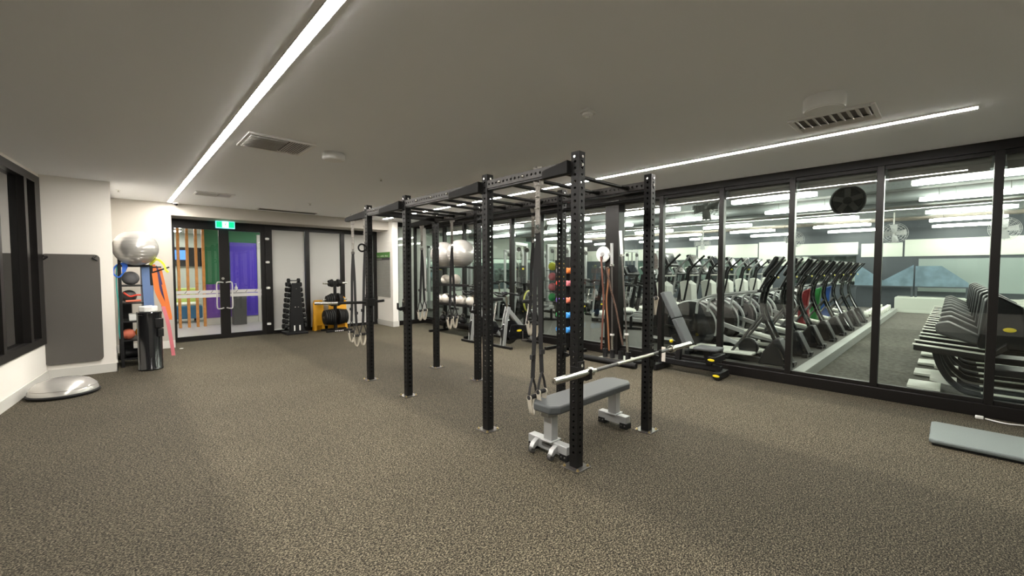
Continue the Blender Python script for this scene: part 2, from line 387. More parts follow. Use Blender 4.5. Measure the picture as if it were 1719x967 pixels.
# double glass doors
def leaf(i, x0, x1, sl, sr, lab):
    r = thing('door_%d' % i, lab, 'door', ((x0 + x1) / 2, YD, 0)); r['kind'] = 'structure'; del r['category']
    h = (x1 - x0) / 2
    fr = MB().box(-h, -h + sl, -.03, .03, .01, 2.62).box(h - sr, h, -.03, .03, .01, 2.62).box(-h + sl, h - sr, -.03, .03, .01, .1).box(-h + sl, h - sr, -.03, .03, 2.45, 2.62)
    fr.build('frame', 'blackframe', r, smooth=False)
    MB().box(-h + sl, h - sr, -.004, .004, .1, 2.45).build('pane', 'doorglass', r, smooth=False)
    b = MB().box(-h + sl, h - sr, -.009, -.004, 1.03, 1.10).box(-h + sl, h - sr, -.009, -.004, .94, 1.015)
    b.build('frosted_band', 'frost', r, smooth=False)
    k = MB()
    for q in range(3):
        c = -h + sl + (2 * h - sl - sr) * (.2 + .3 * q); k.add([(c - .02, -.012, 1.055), (c - .005, -.012, 1.04), (c + .03, -.012, 1.09), (c + .02, -.012, 1.093), (c - .004, -.012, 1.056)], [(0, 1, 2, 3, 4)])
    k.build('tick_emblem', 'signblack', r, smooth=False)
    return r, h
d1, h1 = leaf(1, .86, 1.83, .10, .09, 'left leaf of the glass double doors')
d2, h2 = leaf(2, 1.83, 2.70, .10, .13, 'right leaf of the glass double doors')
MB().tube(spline([(h1 - .03, -.03, 1.27), (h1 - .1, -.09, 1.28), (h1 - .16, -.1, 1.25), (h1 - .16, -.1, .98), (h1 - .16, -.1, .71), (h1 - .1, -.09, .68), (h1 - .03, -.03, .69)], 4), .014, 8).build('door_handle', 'handlesteel', d1)
MB().tube(spline([(-h2 + .03, -.03, 1.27), (-h2 + .08, -.09, 1.28), (-h2 + .13, -.1, 1.25), (-h2 + .13, -.1, .98), (-h2 + .13, -.1, .71), (-h2 + .08, -.09, .68), (-h2 + .03, -.03, .69)], 4), .014, 8).build('door_handle', 'handlesteel', d2)
MB().cyl(.028, -.05, -.03, 16, 'Y', (h1 - .03, 0, 1.36)).build('lock', 'brushed', d1)
# stacking panels with lowered blinds
def panel(i, x0, x1):
    fr = MB().box(x0, x0 + .05, YD - .04, YD + .04, 0, 2.62).box(x1 - .05, x1, YD - .04, YD + .04, 0, 2.62).box(x0 + .05, x1 - .05, YD - .04, YD + .04, 0, .07).box(x0 + .05, x1 - .05, YD - .04, YD + .04, 2.53, 2.62)
    o = struct(fr.build('window_%d' % i, 'blackframe', smooth=False), 'black framed folding glass panel with grey blind down')
    MB().box(x0 + .05, x1 - .05, YD + .05, YD + .056, .07, 2.53).build('pane', 'doorglass', o, smooth=False)
    MB().box(x0 + .06, x1 - .06, YD + .01, YD + .014, .09, 2.53).build('blind', 'blind', o, smooth=False)
    MB().box(x0 + .06, x1 - .06, YD + .004, YD + .02, .075, .1).build('blind_rail', 'white', o, smooth=False)
panel(5, 2.76, 3.62); panel(6, 3.62, 4.52); panel(7, 4.52, 5.46)
hg = MB().box(2.66, 2.80, YD - .05, YD + .05, 0, 2.62); hgo = struct(hg.build('trim_1', 'blackframe', smooth=False), 'black post between the doors and the blinds')
for z in (2.3, 1.74, 1.12, .25): MB().lathe([(.02, -.03), (.045, -.02), (.045, .02), (.02, .03)], 12, 'Z', (2.70, YD - .07, z)).build('hinge', 'white', hgo)
struct(MB().box(5.44, 5.5, YD - .05, YD + .05, 0, 2.64).box(.86, 5.5, YD - .05, YD + .05, 2.62, HZ).build('trim_2', 'blackframe', smooth=False))
struct(MB().box(2.8, 5.5, YD - .07, YD - .05, 0, .025).box(.86, 2.8, YD - .06, YD + .06, 0, .008).build('trim_3', 'blackframe', smooth=False))

# ------------------------------------------------------------------ glass wall to the gym
KZ = .14
struct(MB().box(GX, GX + .22, -4.2, 10.9, 0, KZ).build('trim_4', 'blackframe', bevel=.006), 'black kerb under the glass wall')
struct(MB().box(GX, GX + .12, -4.2, 10.9, 2.78, CE).build('trim_5', 'blackframe', smooth=False), 'black head rail over the glass wall')
ms = [-4.0, -3.07, -2.15, -1.22, -.30, .62, 1.51, 2.41, 3.36, 4.27, 5.18, 6.09, 7.0, 7.9, 8.8, 9.7, 10.66]
for i in range(len(ms) - 1):
    y0, y1 = ms[i], ms[i + 1]
    fr = MB().box(GX + .01, GX + .11, y0 - .035, y0 + .035, KZ, 2.78).box(GX + .03, GX + .09, y0 + .035, y1 - .035, KZ, KZ + .045).box(GX + .03, GX + .09, y0 + .035, y1 - .035, 2.735, 2.78)
    o = struct(fr.build('window_%d' % (8 + i), 'blackframe', bevel=.003), 'black framed clear pane of the glass wall')
    MB().box(GX + .055, GX + .061, y0 + .03, y1 - .03, KZ + .03, 2.75).build('pane', 'glass', o, smooth=False)
    if i > 2:
        b = MB().cyl(.038, y0 + .05, y1 - .05, 14, 'Y', (GX + .17, 0, 2.715)).box(GX + .15, GX + .155, y0 + .06, y1 - .06, 2.60, 2.71)
        b = b.build('roller_blind', 'blindtube')
        tag(b, 'rolled grey blind over the %s glass bay counted from the right picture edge' % ORD[max(0, i - 3)] if i < 15 else 'rolled up grey roller blind at the corner glass bay', 'blind', 'rolled blinds over the glass wall')
struct(MB().box(GX - .06, GX + .14, 4.12, 4.40, 0, 2.80).build('wall_column', 'blackframe', bevel=.004), 'thick black column in the glass wall')

# ------------------------------------------------------------------ ceiling lights and fittings
for nm, x, y0, y1, lab in (('ceiling_light', .83, -1.6, 10.50, 'long recessed light strip running towards the glass doors'),
                           ('ceiling_light', 5.12, -.10, 10.2, 'long recessed light strip beside the glass wall')):
    r = thing(nm, lab, 'ceiling light', (x, (y0 + y1) / 2, CE), 0, 'ceiling light strips'); h = (y1 - y0) / 2
    MB().box(-.03, .03, -h, h, -.013, 0).build('diffuser', 'strip', r, smooth=False)
    MB().box(-.034, -.030, -h, h, -.0115, 0).box(.030, .034, -h, h, -.0115, 0).box(-.034, .034, -h - .004, -h, -.0115, 0).box(-.034, .034, h, h + .004, -.0115, 0).build('frame', 'vent', r, smooth=False)

def air_vent(x0, x1, y0, y1, lab, n=9):
    cx, cy = (x0 + x1) / 2, (y0 + y1) / 2; hx, hy = (x1 - x0) / 2, (y1 - y0) / 2
    r = thing('ceiling_vent', lab, 'air vent', (cx, cy, CE))
    b = .035
    MB().box(-hx, hx, -hy, -hy + b, -.018, 0).box(-hx, hx, hy - b, hy, -.018, 0).box(-hx, -hx + b, -hy + b, hy - b, -.018, 0).box(hx - b, hx, -hy + b, hy - b, -.018, 0).build('frame', 'vent', r, bevel=.004)
    MB().box(-hx + b, hx - b, -hy + b, hy - b, -.003, 0).build('backing', 'ventdark', r, smooth=False)
    lo = MB(); w = (hy - b) * 2 / n
    # four-way pattern: louvres in one half run across, in the other along
    for k in range(n):
        y = -hy + b + w * (k + .5)
        lo.at((-hx * .38, y, -.014), rx=R(38)).box(-hx * .54, hx * .54, -w * .42, w * .42, -.0015, .0015)
    for k in range(n):
        x = hx * .22 + (hx * .78 - b) * (k + .5) / n
        lo.at((x, 0, -.014), ry=R(-28)).box(-.013, .013, -hy + b, hy - b, -.0015, .0015)
    lo.build('louvre', 'louvre', r, smooth=False)
air_vent(.98, 1.60, 4.68, 5.24, 'square louvred ceiling vent beside the long light strip')
air_vent(4.40, 4.86, .46, 1.06, 'louvred ceiling vent beside the glass wall light strip')
air_vent(1.04, 1.60, 8.75, 9.15, 'small louvred ceiling vent close to the glass doors')
s = thing('slot_diffuser', 'dark narrow slot diffuser in ceiling before the blinds', 'air vent', (2.9, 10.35, CE))
MB().box(-.62, .62, -.13, .13, -.01, 0).build('frame', 'vent', s, bevel=.003)
MB().box(-.59, .59, -.105, -.06, -.012, -.009).box(-.59, .59, -.05, .0, -.012, -.009).box(-.59, .59, .01, .055, -.012, -.009).box(-.59, .59, .065, .11, -.012, -.009).build('slot', 'slotdark', s, smooth=False)
def round_box(x, y, r_, h, lab):
    t = thing('ceiling_speaker', lab, 'ceiling speaker', (x, y, CE))
    MB().lathe([(r_ * .96, 0), (r_, -.01), (r_, -h + .012), (r_ * .95, -h), (r_ * .90, -h)], 36).build('housing', 'white', t)
    MB().lathe([(r_ * .88, -h + .001), (r_ * .86, -h - .004), (.02, -h - .005)], 36).build('grille', 'vent', t)
round_box(1.86, 4.91, .12, .075, 'round white surface speaker on ceiling by the square vent')
round_box(4.00, .72, .135, .10, 'large round white surface speaker beside the right ceiling vent')
t = thing('smoke_detector', 'small white smoke detector in middle of the ceiling', 'smoke detector', (2.92, 2.15, CE))
MB().prism([(-.06, -.045), (.06, -.045), (.075, 0), (.06, .045), (-.06, .045), (-.075, 0)], -.02, 0, 'Z').build('base', 'white', t, bevel=.004)
MB().lathe([(.045, -.02), (.042, -.035), (.02, -.045), (.018, -.06), (.006, -.062)], 20).build('sensor_head', 'vent', t)
for x, y, lab in ((2.87, 5.79, 'tiny sprinkler head on ceiling left of the rack'), (2.89, 8.9, 'tiny sprinkler head on ceiling before the slot diffuser'), (.1, 9.6, 'tiny sprinkler head on ceiling above the storage rack')):
    t = thing('sprinkler_head', lab, 'sprinkler', (x, y, CE))
    MB().lathe([(.035, 0), (.035, -.004), (.012, -.008)], 18).build('rose', 'white', t)
    MB().lathe([(.008, -.004), (.008, -.025), (.018, -.027), (.018, -.03)], 12).build('deflector', 'chrome', t)
t = thing('security_camera', 'small dome security camera at end of the light strip', 'security camera', (.93, 10.55, CE))
MB().lathe([(.055, 0), (.055, -.02), (.045, -.028)], 24).build('base', 'white', t)
MB().sphere((0, 0, -.028), .036, 20, 10).build('dome', 'blackgloss', t)
# exit sign
t = thing('exit_sign', 'lit green exit sign with running figure over the doors', 'exit sign', (1.845, 11.25, 2.48))
MB().box(-.18, .18, -.02, .02, 0, .165).build('case', 'exitcase', t, bevel=.004)
for a in (-.165, .06): MB().box(a, a + .105, -.022, -.02, .02, .145).build('green_field', 'exitgreen', t, smooth=False)
MB().box(-.058, .058, -.022, -.02, .02, .145).build('white_field', 'exitwhite', t, smooth=False)
MB().at((0, -.0235, 0)).cyl(.011, -.001, .001, 12, 'Y', (.012, 0, .127)).ribbon([(.008, 0, .112), (-.004, 0, .078)], .022, .001, (1, 0, .3)).ribbon([(-.004, 0, .08), (.018, 0, .056), (.006, 0, .034)], .011, .001, (1, 0, .5)).ribbon([(-.004, 0, .078), (-.018, 0, .055), (-.040, 0, .048)], .011, .001, (.4, 0, 1)).ribbon([(.006, 0, .106), (.030, 0, .098), (.038, 0, .083)], .008, .001, (.3, 0, 1)).ribbon([(.006, 0, .108), (-.018, 0, .104), (-.030, 0, .088)], .008, .001, (.4, 0, 1)).build('running_figure', 'exitgreen', t, smooth=False)
MB().box(-.01, .01, -.01, .01, .165, .178).build('bracket', 'exitcase', t)

# wall notice
t = thing('wall_notice', 'tall grey notice with green heading on the white nib wall', 'notice', (5.49, 11.02, 0))
MB().box(-.003, .009, -.41, .41, .80, 2.05).build('panel', 'notice', t, smooth=False)
MB().box(-.005, -.003, -.41, .41, 1.90, 2.05).build('heading', 'signgreen', t, smooth=False)
MB().box(-.005, -.003, -.41, .41, 1.83, 1.90).build('subheading', 'signblack', t, smooth=False)
lt = MB()
for k, ch in enumerate('111011110111'):
    if ch == '1': lt.box(-.007, -.005, .32 - k * .055, .32 - k * .055 + .035, 1.925, 1.955 + .012 * (k % 3 == 0))
for k in range(7): lt.box(-.007, -.005, .34 - k * .045, .34 - k * .045 + .03, 1.857, 1.872)
lt.build('lettering', 'signtext', t, smooth=False)

# ------------------------------------------------------------------ hallway behind the doors
struct(MB().box(-2.5, 5.6, YD + .15, 18.2, -.1, 0).build('floor_hallway', 'hallfloor', smooth=False), 'pale floor of the hallway behind the doors')
struct(MB().box(-2.5, 5.6, YD + .15, 18.2, 2.8, 2.9).build('ceiling_hallway', 'wall', smooth=False))
struct(MB().box(-2.5, 5.6, 18.0, 18.2, 0, 2.8).build('wall_hallway', 'gympanel', smooth=False))
struct(MB().box(5.4, 5.6, YD + .15, 18.0, 0, 2.8).build('wall_hallway_right', 'wall', smooth=False))
struct(MB().box(-2.6, -2.5, YD + .15, 18.0, 0, 2.8).build('wall_hallway_left', 'wall', smooth=False))
PY = 14.4
struct(MB().box(1.86, 5.4, PY, PY + .12, .18, 2.8).build('wall_green', 'green', smooth=False), 'green wall across the hallway')
struct(MB().box(1.86, 5.4, PY - .01, PY + .13, 0, .2).build('baseboard_hallway', 'skirting', smooth=False))
pd = struct(MB().box(2.45, 3.12, PY - .03, PY, .2, 2.35).build('door_3', 'purple', smooth=False), 'purple panel on the green hallway wall')
struct(MB().box(1.87, 3.14, PY - .022, PY - .001, .2, 1.15).build('wall_violet', 'violet', smooth=False))
struct(MB().box(2.30, 2.43, PY - .02, PY - .001, 1.17, 2.42).build('trim_6', 'mint', smooth=False))
struct(MB().box(3.13, 3.25, PY - .05, PY, 0, 2.6).build('trim_7', 'skirting', smooth=False))
t = thing('litter_bin', 'grey rectangular bin standing outside the right door leaf', 'bin', (2.58, 14.05, 0))
MB().prism([(-.16, 0), (.16, 0), (.17, .88), (-.17, .88)], -.13, .13, 'Y').build('body', 'grey', t, bevel=.01)
MB().box(-.18, .18, -.14, .14, .88, .93).build('lid', 'grey', t, bevel=.01)
t = thing('sanitiser_bottle', 'white pump bottle standing on the grey hallway bin', 'bottle', (2.52, 14.05, .93))
MB().lathe([(.035, 0), (.04, .02), (.04, .13), (.015, .16), (.013, .17)], 20).build('body', 'white', t)
MB().lathe([(.014, .17), (.014, .19), (.006, .2), (.006, .23)], 12).box(-.035, .012, -.008, .008, .225, .24).build('pump', 'white', t)
for k, x in enumerate((1.26, 1.45, 1.64, 1.80)):
    t = MB().box(-.03, .03, -.05, .05, 0, 2.8).build('timber_post', 'wood', bevel=.006); t.location = (x, 14.2, 0)
    tag(t, '%s upright orange timber post from the left seen through the left door' % ORD[k], 'post', 'timber screen posts in the hallway')
t = thing('bench_sofa', 'blue upholstered bench seat with lime cushions behind timber posts', 'sofa', (1.15, 15.8, 0))
MB().box(-.75, .75, -.4, .4, .12, .50).build('seat', 'sofablue', t, bevel=.03)
MB().box(-.73, .73, -.38, .38, .50, .58).build('seat_pad', 'offwhite', t, bevel=.03)
MB().box(-.75, .75, .28, .42, .52, 1.0).build('backrest', 'limepad', t, bevel=.03)
for sx in (-.65, .65):
    for sy in (-.32, .32): MB().box(sx - .03, sx + .03, sy - .03, sy + .03, 0, .13).build('leg', 'black', t)
t = thing('wall_screen', 'dark wall screen showing blue picture in the hallway', 'screen', (1.80, 17.96, 2.0))
MB().box(-.5, .5, -.03, .03, -.32, .32).build('frame', 'black', t, bevel=.006)
MB().box(-.30, .0, -.034, -.03, -.10, .22).build('picture', mat('screen_blue', (.05, .12, .4), .2, emit=(.08, .22, .7), estr=.6), t, smooth=False)
for k, (x, y) in enumerate(((1.2, 15.4), (3.3, 12.9), (.2, 12.8), (1.3, 17.0))):  # ceiling panels added to brighten the hallway
    t = thing('hallway_fill_light', ['added square ceiling light above the blue bench seat', 'added square ceiling light before the green wall', 'added square ceiling light left of the timber posts', 'added square ceiling light before the wall screen'][k], 'ceiling light', (x, y, 2.8))
    MB().box(-.3, .3, -.3, .3, -.02, 0).build('frame', 'white', t, smooth=False)
    MB().box(-.28, .28, -.28, .28, -.024, -.02).build('diffuser', 'hallfill', t, smooth=False)

# ------------------------------------------------------------------ the power rack
PT = 2.44; PW = .0375; HB = .0115
def perforated(mb, w, length, pitch, z0=0, hole=HB, depth=.005, faces=4, start=.3, stop=None):
    """square tube along z with round holes on its faces"""
    n = int(round(length / pitch)); stop = stop or 0
    for k in range(faces):
        Rz = Matrix.Rotation(k * math.pi / 2, 4, 'Z')
        for i in range(n):
            a, b = z0 + i * pitch, z0 + (i + 1) * pitch; c = (a + b) / 2
            if a < z0 + start or b > z0 + length - stop:
                mb.add([Rz @ Vector(p) for p in ((w, -w, a), (w, w, a), (w, w, b), (w, -w, b))], [(0, 1, 2, 3)]); continue
            o = [(w, hole * math.cos(R(22.5 + 45 * j)), c + hole * math.sin(R(22.5 + 45 * j))) for j in range(8)]
            q = [(w - depth, y, z) for _, y, z in o]
            cr = [(w, w, b), (w, -w, b), (w, -w, a), (w, w, a)]
            fs = [(0, 16, 3 + 16, 7)]
            # corners: 16 = +y top, 17 = -y top, 18 = -y bottom, 19 = +y bottom
            fs = [(7, 0, 16, 19)[::-1], (0, 1, 16), (1, 2, 17, 16), (2, 3, 17), (3, 4, 18, 17), (4, 5, 18), (5, 6, 19, 18), (6, 7, 19)]
            fs += [(j, (j + 1) % 8, 8 + (j + 1) % 8, 8 + j) for j in range(8)]
            mb.add([Rz @ Vector(p) for p in o + q + cr], fs)
    return mb
rack = thing('power_rack', 'large black eight post rig with monkey bars bolted to carpet', 'gym rack', (3.15, 3.8, 0))
rx, ry = 3.15, 3.8
postm = perforated(MB(), PW, PT, .05, start=.10)
postm.add([(-PW, -PW, PT), (PW, -PW, PT), (PW, PW, PT), (-PW, PW, PT)], [(0, 1, 2, 3)])
post0 = postm.build('post', 'steel', rack, smooth=False)
MB().box(-.085, .085, -.085, .085, 0, .008).build('base_plate', 'plate', post0, bevel=.002)
for a in (-.065, .065):
    for b in (-.065, .065): MB().lathe([(.013, .008), (.013, .010), (.010, .010), (.010, .018), (.005, .019), (.005, .024)], 8, 'Z', (a, b, 0)).build('anchor_bolt', 'brass', post0)
LX, RX = 2.60, 3.70
PYS = [2.0, 3.07, 4.59, 5.64]
for axb, zb_ in (('Y', .03), ('Y', .09), ('X', .03)): MB().cyl(.012, -.046, -.036, 6, axb, (0, 0, PT - zb_)).build('top_bolt', 'chrome', post0)
first = True
for y in PYS:
    for x in (LX, RX):
        if first: post0.location = (x - rx, y - ry, 0); first = False; continue
        c = post0.copy(); COL.objects.link(c); c.location = (x - rx, y - ry, 0)
        for ch in post0.children:
            d = ch.copy(); COL.objects.link(d); d.parent = c
# perforated beams
for x in (LX, RX):
    for i in range(3):
        y0, y1 = PYS[i] + PW, PYS[i + 1] - PW; L_ = y1 - y0; n = round(L_ / .05)
        m_ = MB(); m_.T = Matrix.Translation((x - rx, y0 - ry, 2.352)) @ Matrix.Rotation(R(-90), 4, 'X')
        perforated(m_, .036, L_, L_ / n, start=.0)
        m_.build('beam', 'beam', rack, smooth=False)
        # lower flange and its shadow line, built as a thin black rail
        MB().box(x - rx - .030, x - rx + .030, y0 - ry, y1 - ry, 2.300, 2.312).build('flange_shadow_rail', 'black', rack, smooth=False)
for y in (PYS[3],):
    MB().box(LX + PW - rx, RX - PW - rx, y - ry - .025, y - ry + .025, 2.315, 2.385).build('end_beam', 'steel', rack, bevel=.004)
# rungs with flanges
rungs = [2.22, 2.56, 2.86, 3.36, 3.68, 3.99, 4.30, 4.82, 5.10, 5.38]
for y in rungs:
    MB().tube([(LX + .036 - rx, y - ry, 2.345), (RX - .036 - rx, y - ry, 2.345)], .017, 14).cyl(.028, LX + .036 - rx, LX + .044 - rx, 16, 'X', (0, y - ry, 2.345)).cyl(.028, RX - .044 - rx, RX - .036 - rx, 16, 'X', (0, y - ry, 2.345)).build('rung', 'steel', rack)
for y in rungs:
    MB().sphere((LX - .038 - rx, y - ry, 2.352), .014, 10, 6).build('rung_bolt', 'chrome', rack)
    MB().sphere((RX - .046 - rx, y - ry + .035, 2.352), .012, 10, 6).build('rung_bolt', 'chrome', rack)
# tapered cantilever brackets reaching away from the posts
for x, sx in ((LX, -1), (RX, 1)):
    for i, y in enumerate(PYS):
        le = (.26, .48, .52, .72)[i]
        yy = y + PW - ry; x0 = x - rx + sx * .038; x1 = x0 + sx * .05
        if i == 3: x0, x1 = x - rx - .03, x - rx + .03
        MB().prism([(yy, 2.285), (yy, 2.385), (yy + le * .92, 2.345), (yy + le, 2.335), (yy + le, 2.292), (yy + le * .95, 2.28)], min(x0, x1), max(x0, x1), 'X').build('cantilever_bracket', 'rubber', rack, bevel=.004)
MB().tube([(RX - rx, PYS[0] + PW - ry, 2.225), (RX - rx, PYS[1] - PW - ry, 2.225)], .019, 14).build('pull_up_bar', 'steel', rack)
MB().tube([(RX - rx, PYS[1] + PW - ry, 2.225), (RX - rx, PYS[2] - PW - ry, 2.225)], .019, 14).build('pull_up_bar', 'steel', rack)
def catch(x, y, z, rz=0):
    m_ = MB().at((x - rx, y - ry, z), rz=rz)    # hook on the -y face of a post
    m_.box(-.042, .042, -.046, -.038, -.07, .09).box(-.045, -.039, -.05, .03, -.03, .05).prism([(-.046, -.045), (-.046, .0), (-.125, -.012), (-.125, .045), (-.138, .045), (-.138, -.03), (-.10, -.05)], -.016, .016, 'X')
    o = m_.build('bar_catch', 'steel', rack, bevel=.003)
    MB().at((x - rx, y - ry, z), rz=rz).cyl(.014, -.055, -.046, 12, 'Y', (.0, 0, .06)).build('catch_pin', 'chrome', o)
catch(LX, PYS[0], .755); catch(RX, PYS[0], .755)
catch(LX, PYS[2], 1.11, R(-90)); catch(RX, PYS[1], .62, R(0)); catch(RX, PYS[2], 1.0, R(-90)); catch(RX, PYS[0], .66, R(90))
catch(LX, PYS[3], 1.12, R(180))
# dip handle at the far left post
t = MB().tube([(LX - .04, PYS[3], 1.10), (LX - .40, PYS[3] + .14, 1.10)], .02, 12).box(LX - .06, LX + .06, PYS[3] - .06, PYS[3] + .06, 1.05, 1.15)
t.tube([(LX + .04, PYS[3], 1.10), (LX + .17, PYS[3] - .10, 1.12)], .018, 10)
t.T = Matrix.Identity(4); t.v = [(a - rx, b - ry, c) for a, b, c in t.v]
o = t.build('dip_arm', 'steel', rack)
MB().tube([(LX - .39 - rx, PYS[3] + .137 - ry, 1.10), (LX - .66 - rx, PYS[3] + .24 - ry, 1.105)], .022, 14).build('dip_grip', 'chrome', o)
MB().torus(.05, .012, (LX - .09 - rx, PYS[3] + .02 - ry, 1.86), 'Y', 20, 8).box(LX - .05 - rx, LX - .03 - rx, PYS[3] - .015 - ry, PYS[3] + .015 - ry, 1.84, 1.88).build('anchor_ring', 'steel', rack)

# suspension trainers -------------------------------------------------
def trainer(x, y, ztop, zgrey, zbot, lab, spread=.05, flat=(.72, -.69, 0), seed=0, w=.038):
    rnd = random.Random(seed)
    t = thing('suspension_trainer', lab, 'suspension trainer', (x, y, 0), 0, 'suspension trainers hanging from the rig')
    a = MB()
    a.ribbon([(0, -.04, ztop - .10), (0, -.043, ztop - .01), (0, -.02, ztop + .052), (0, .02, ztop + .052), (0, .043, ztop - .01), (0, .01, ztop - .12)], w, .004, flat)
    z = ztop - .10
    a.ribbon([(0, -.0, z), (.004, .004, (z + zgrey) / 2), (0, 0, zgrey)], w, .008, flat)
    k = z
    while k > zgrey + .05: a.box(-w * .55, w * .55, -.010, .010, k - .004, k + .004); k -= .095
    a.build('anchor_strap', 'strapw', t, smooth=False)
    MB().torus(.022, .005, (0, 0, zgrey - .018), 'X', 16, 6).box(-.022, .022, -.012, .012, zgrey - .07, zgrey - .035).build('carabiner', 'plate', t)
    for sd in (-1, 1):
        ox = sd * spread * .72; oy = -sd * spread * .5
        zg = zbot + .27 + rnd.uniform(-.03, .04)
        pts = [(0, sd * .004, zgrey - .06), (ox * .4, oy * .4 + rnd.uniform(-.01, .01), (zgrey * 2 + zg) / 3), (ox * .7, oy * .7, (zgrey + 2 * zg) / 3), (ox, oy, zg + .12)]
        MB().ribbon(spline(pts, 4), w * .95, .007, flat).box(ox - .022, ox + .022, oy - .014, oy + .014, zg + .28, zg + .32).build('strap', 'strap', t, smooth=False)
        h = MB()
        h.tube([(ox - .05, oy, zg - .04), (ox + .05, oy, zg - .04)], .020, 12)
        h = h.build('grip', 'strap', t)
        MB().ribbon([(ox, oy, zg + .13), (ox - .03, oy, zg + .05), (ox - .05, oy, zg - .045)], .024, .005, (0, 1, 0)).ribbon([(ox, oy, zg + .13), (ox + .03, oy, zg + .05), (ox + .05, oy, zg - .045)], .024, .005, (0, 1, 0)).build('grip_webbing', 'strap', h, smooth=False)
        lp = [(ox + .042 * math.cos(q), oy + .01 * math.sin(q * 2), zg - .05 - .15 * math.sin(q)) for q in [math.pi * i / 10 for i in range(11)]]
        MB().ribbon(lp, .044, .008, (0, 1, 0)).cyl(.026, -.006, .006, 14, 'X', (ox + .042, oy, zg - .045)).cyl(.026, -.006, .006, 14, 'X', (ox - .042, oy, zg - .045)).build('foot_cradle', 'handle', h, smooth=False)
trainer(LX + .0, 2.42, 2.36, 1.93, .26, 'suspension trainer hanging over the near end of the grey flat bench', .045, seed=1)
trainer(LX, 6.18, 2.33, 1.86, .36, 'suspension trainer at the far tip of the rig, nearest the plate tree', .04, seed=2)
trainer(LX + .0, 5.76, 2.36, 1.95, .42, 'suspension trainer hanging against the far left rig post with the dip arm', .05, seed=3)
trainer(RX, 6.05, 2.33, 1.95, .66, 'suspension trainer before the pale corner panel, left of the ball rack', .04, seed=4)
trainer(RX, 5.20, 2.37, 1.95, .58, 'suspension trainer hanging in front of the two large silver balls', .045, seed=5)
trainer(RX, 3.52, 2.37, 1.95, .66, 'suspension trainer hanging in front of the bike with the yellow oval badge', .04, seed=6)
trainer(RX + .105, 2.02, 1.66, 1.50, 1.03, 'short folded suspension trainer hanging beside the near right rig post', .03, seed=7)
MB().tube([(RX + .03 - rx, 2.02 - ry, 1.69), (RX + .15 - rx, 2.02 - ry, 1.70)], .012, 10).build('strap_peg', 'steel', rack)

# barbell ---------------------------------------------------------------
t = thing('barbell', 'long steel barbell resting on the near hooks over the bench', 'barbell', (3.30, 1.892, .772))
MB().tube([(-.66, 0, 0), (.66, 0, 0)], .0145, 16).build('shaft', 'brushed', t)
for s_ in (-1, 1):
    p = [(.030, .655), (.036, .66), (.036, .685), (.026, .69), (.025, .70), (.025, 1.10), (.012, 1.10), (.012, 1.085)]
    MB().lathe([(r_, s_ * x) for r_, x in p], 24, 'X').build('sleeve', 'chrome', t)
    MB().tube([(s_ * .30, 0, 0), (s_ * .60, 0, 0)], .0152, 16).build('knurled_grip', 'grey', t)

# flat bench --------------------------------------------------------------
t = thing('flat_bench', 'grey padded flat bench with silver frame and wheels under the barbell', 'bench', (3.12, 2.30, 0))
MB().prism([(-.60, -.09), (-.53, -.145), (.53, -.145), (.60, -.09), (.60, .09), (.53, .145), (-.53, .145), (-.60, .09)], .375, .445, 'Z').build('pad', 'greyvinyl', t, bevel=.016, seg=3)
MB().box(-.56, .56, -.04, .04, .325, .372).build('spine', 'silver', t, bevel=.005)
MB().box(-.52, -.44, -.045, .045, .125, .33).box(-.55, -.41, -.06, .06, .118, .128).build('upright', 'silver', t, bevel=.004)
MB().box(.44, .52, -.045, .045, .125, .33).box(.41, .55, -.06, .06, .118, .128).build('upright', 'silver', t, bevel=.004)
f1 = MB().box(-.52, -.44, -.205, .225, .035, .12).build('foot', 'silver', t, bevel=.005)
f2 = MB().box(.44, .52, -.16, .16, .035, .12).build('foot', 'silver', t, bevel=.005)
for fo, xs, ys in ((f1, -.52, (-.17, .18)), (f2, .44, (-.13, .12))):
    for y in ys:
        q = MB().box(xs - .004, xs + .084, y - .04, y + .04, 0, .055).build('rubber_foot', 'rubber', fo, bevel=.004)
        for q_ in (-.018, .018): MB().sphere((xs - .005, y + q_, .032), .008, 8, 6).build('foot_bolt', 'plate', fo)
for y in (.12, -.09):
    MB().prism([(-.52, .112), (-.575, .085), (-.60, .045), (-.575, .035), (-.52, .065)], y - .022, y + .022, 'Y').build('wheel_arm', 'silver', f1, bevel=.003)
    MB().cyl(.028, y - .016, y + .016, 22, 'Y', (-.582, 0, .029)).build('wheel', 'grey', f1)
MB().box(-.526, -.519, -.06, .06, .07, .095).build('badge', 'grey', t)

# incline bench beside the glass wall -------------------------------------
t = thing('incline_bench', 'adjustable incline bench with raised grey backrest beside glass wall', 'bench', (6.25, 2.65, 0))
MB().prism([(-.40, .385), (-.40, .435), (-.06, .43), (-.06, .38)], -.14, .14, 'X').build('seat', 'greyvinyl', t, bevel=.02, seg=3)
br = MB(); br.at((0, .0, .44), rx=R(-32)).box(-.13, .13, 0, .07, 0, .84)
bo = MB().at((0, .02, .44), rx=R(-26)).box(-.13, .13, 0, .07, 0, .43).box(-.13, .13, 0, .07, .437, .87).build('backrest', 'greyvinyl', t, bevel=.014, seg=3)
MB().at((0, .02, .44), rx=R(-26)).box(-.03, .03, .07, .11, .02, .8).build('backrest_support', 'black', t, bevel=.004)
for k in range(7): MB().at((0, .02, .44), rx=R(-26)).cyl(.008, -.036, -.030, 10, 'X', (0, .10, .1 + k * .1)).build('adjustment_pin', 'chrome', t)
MB().box(-.04, .04, -.42, .52, .10, .18).build('spine', 'black', t, bevel=.006)
MB().prism([(-.30, .16), (-.22, .16), (-.16, .38), (-.26, .38)], -.04, .04, 'X').build('upright', 'black', t, bevel=.004)
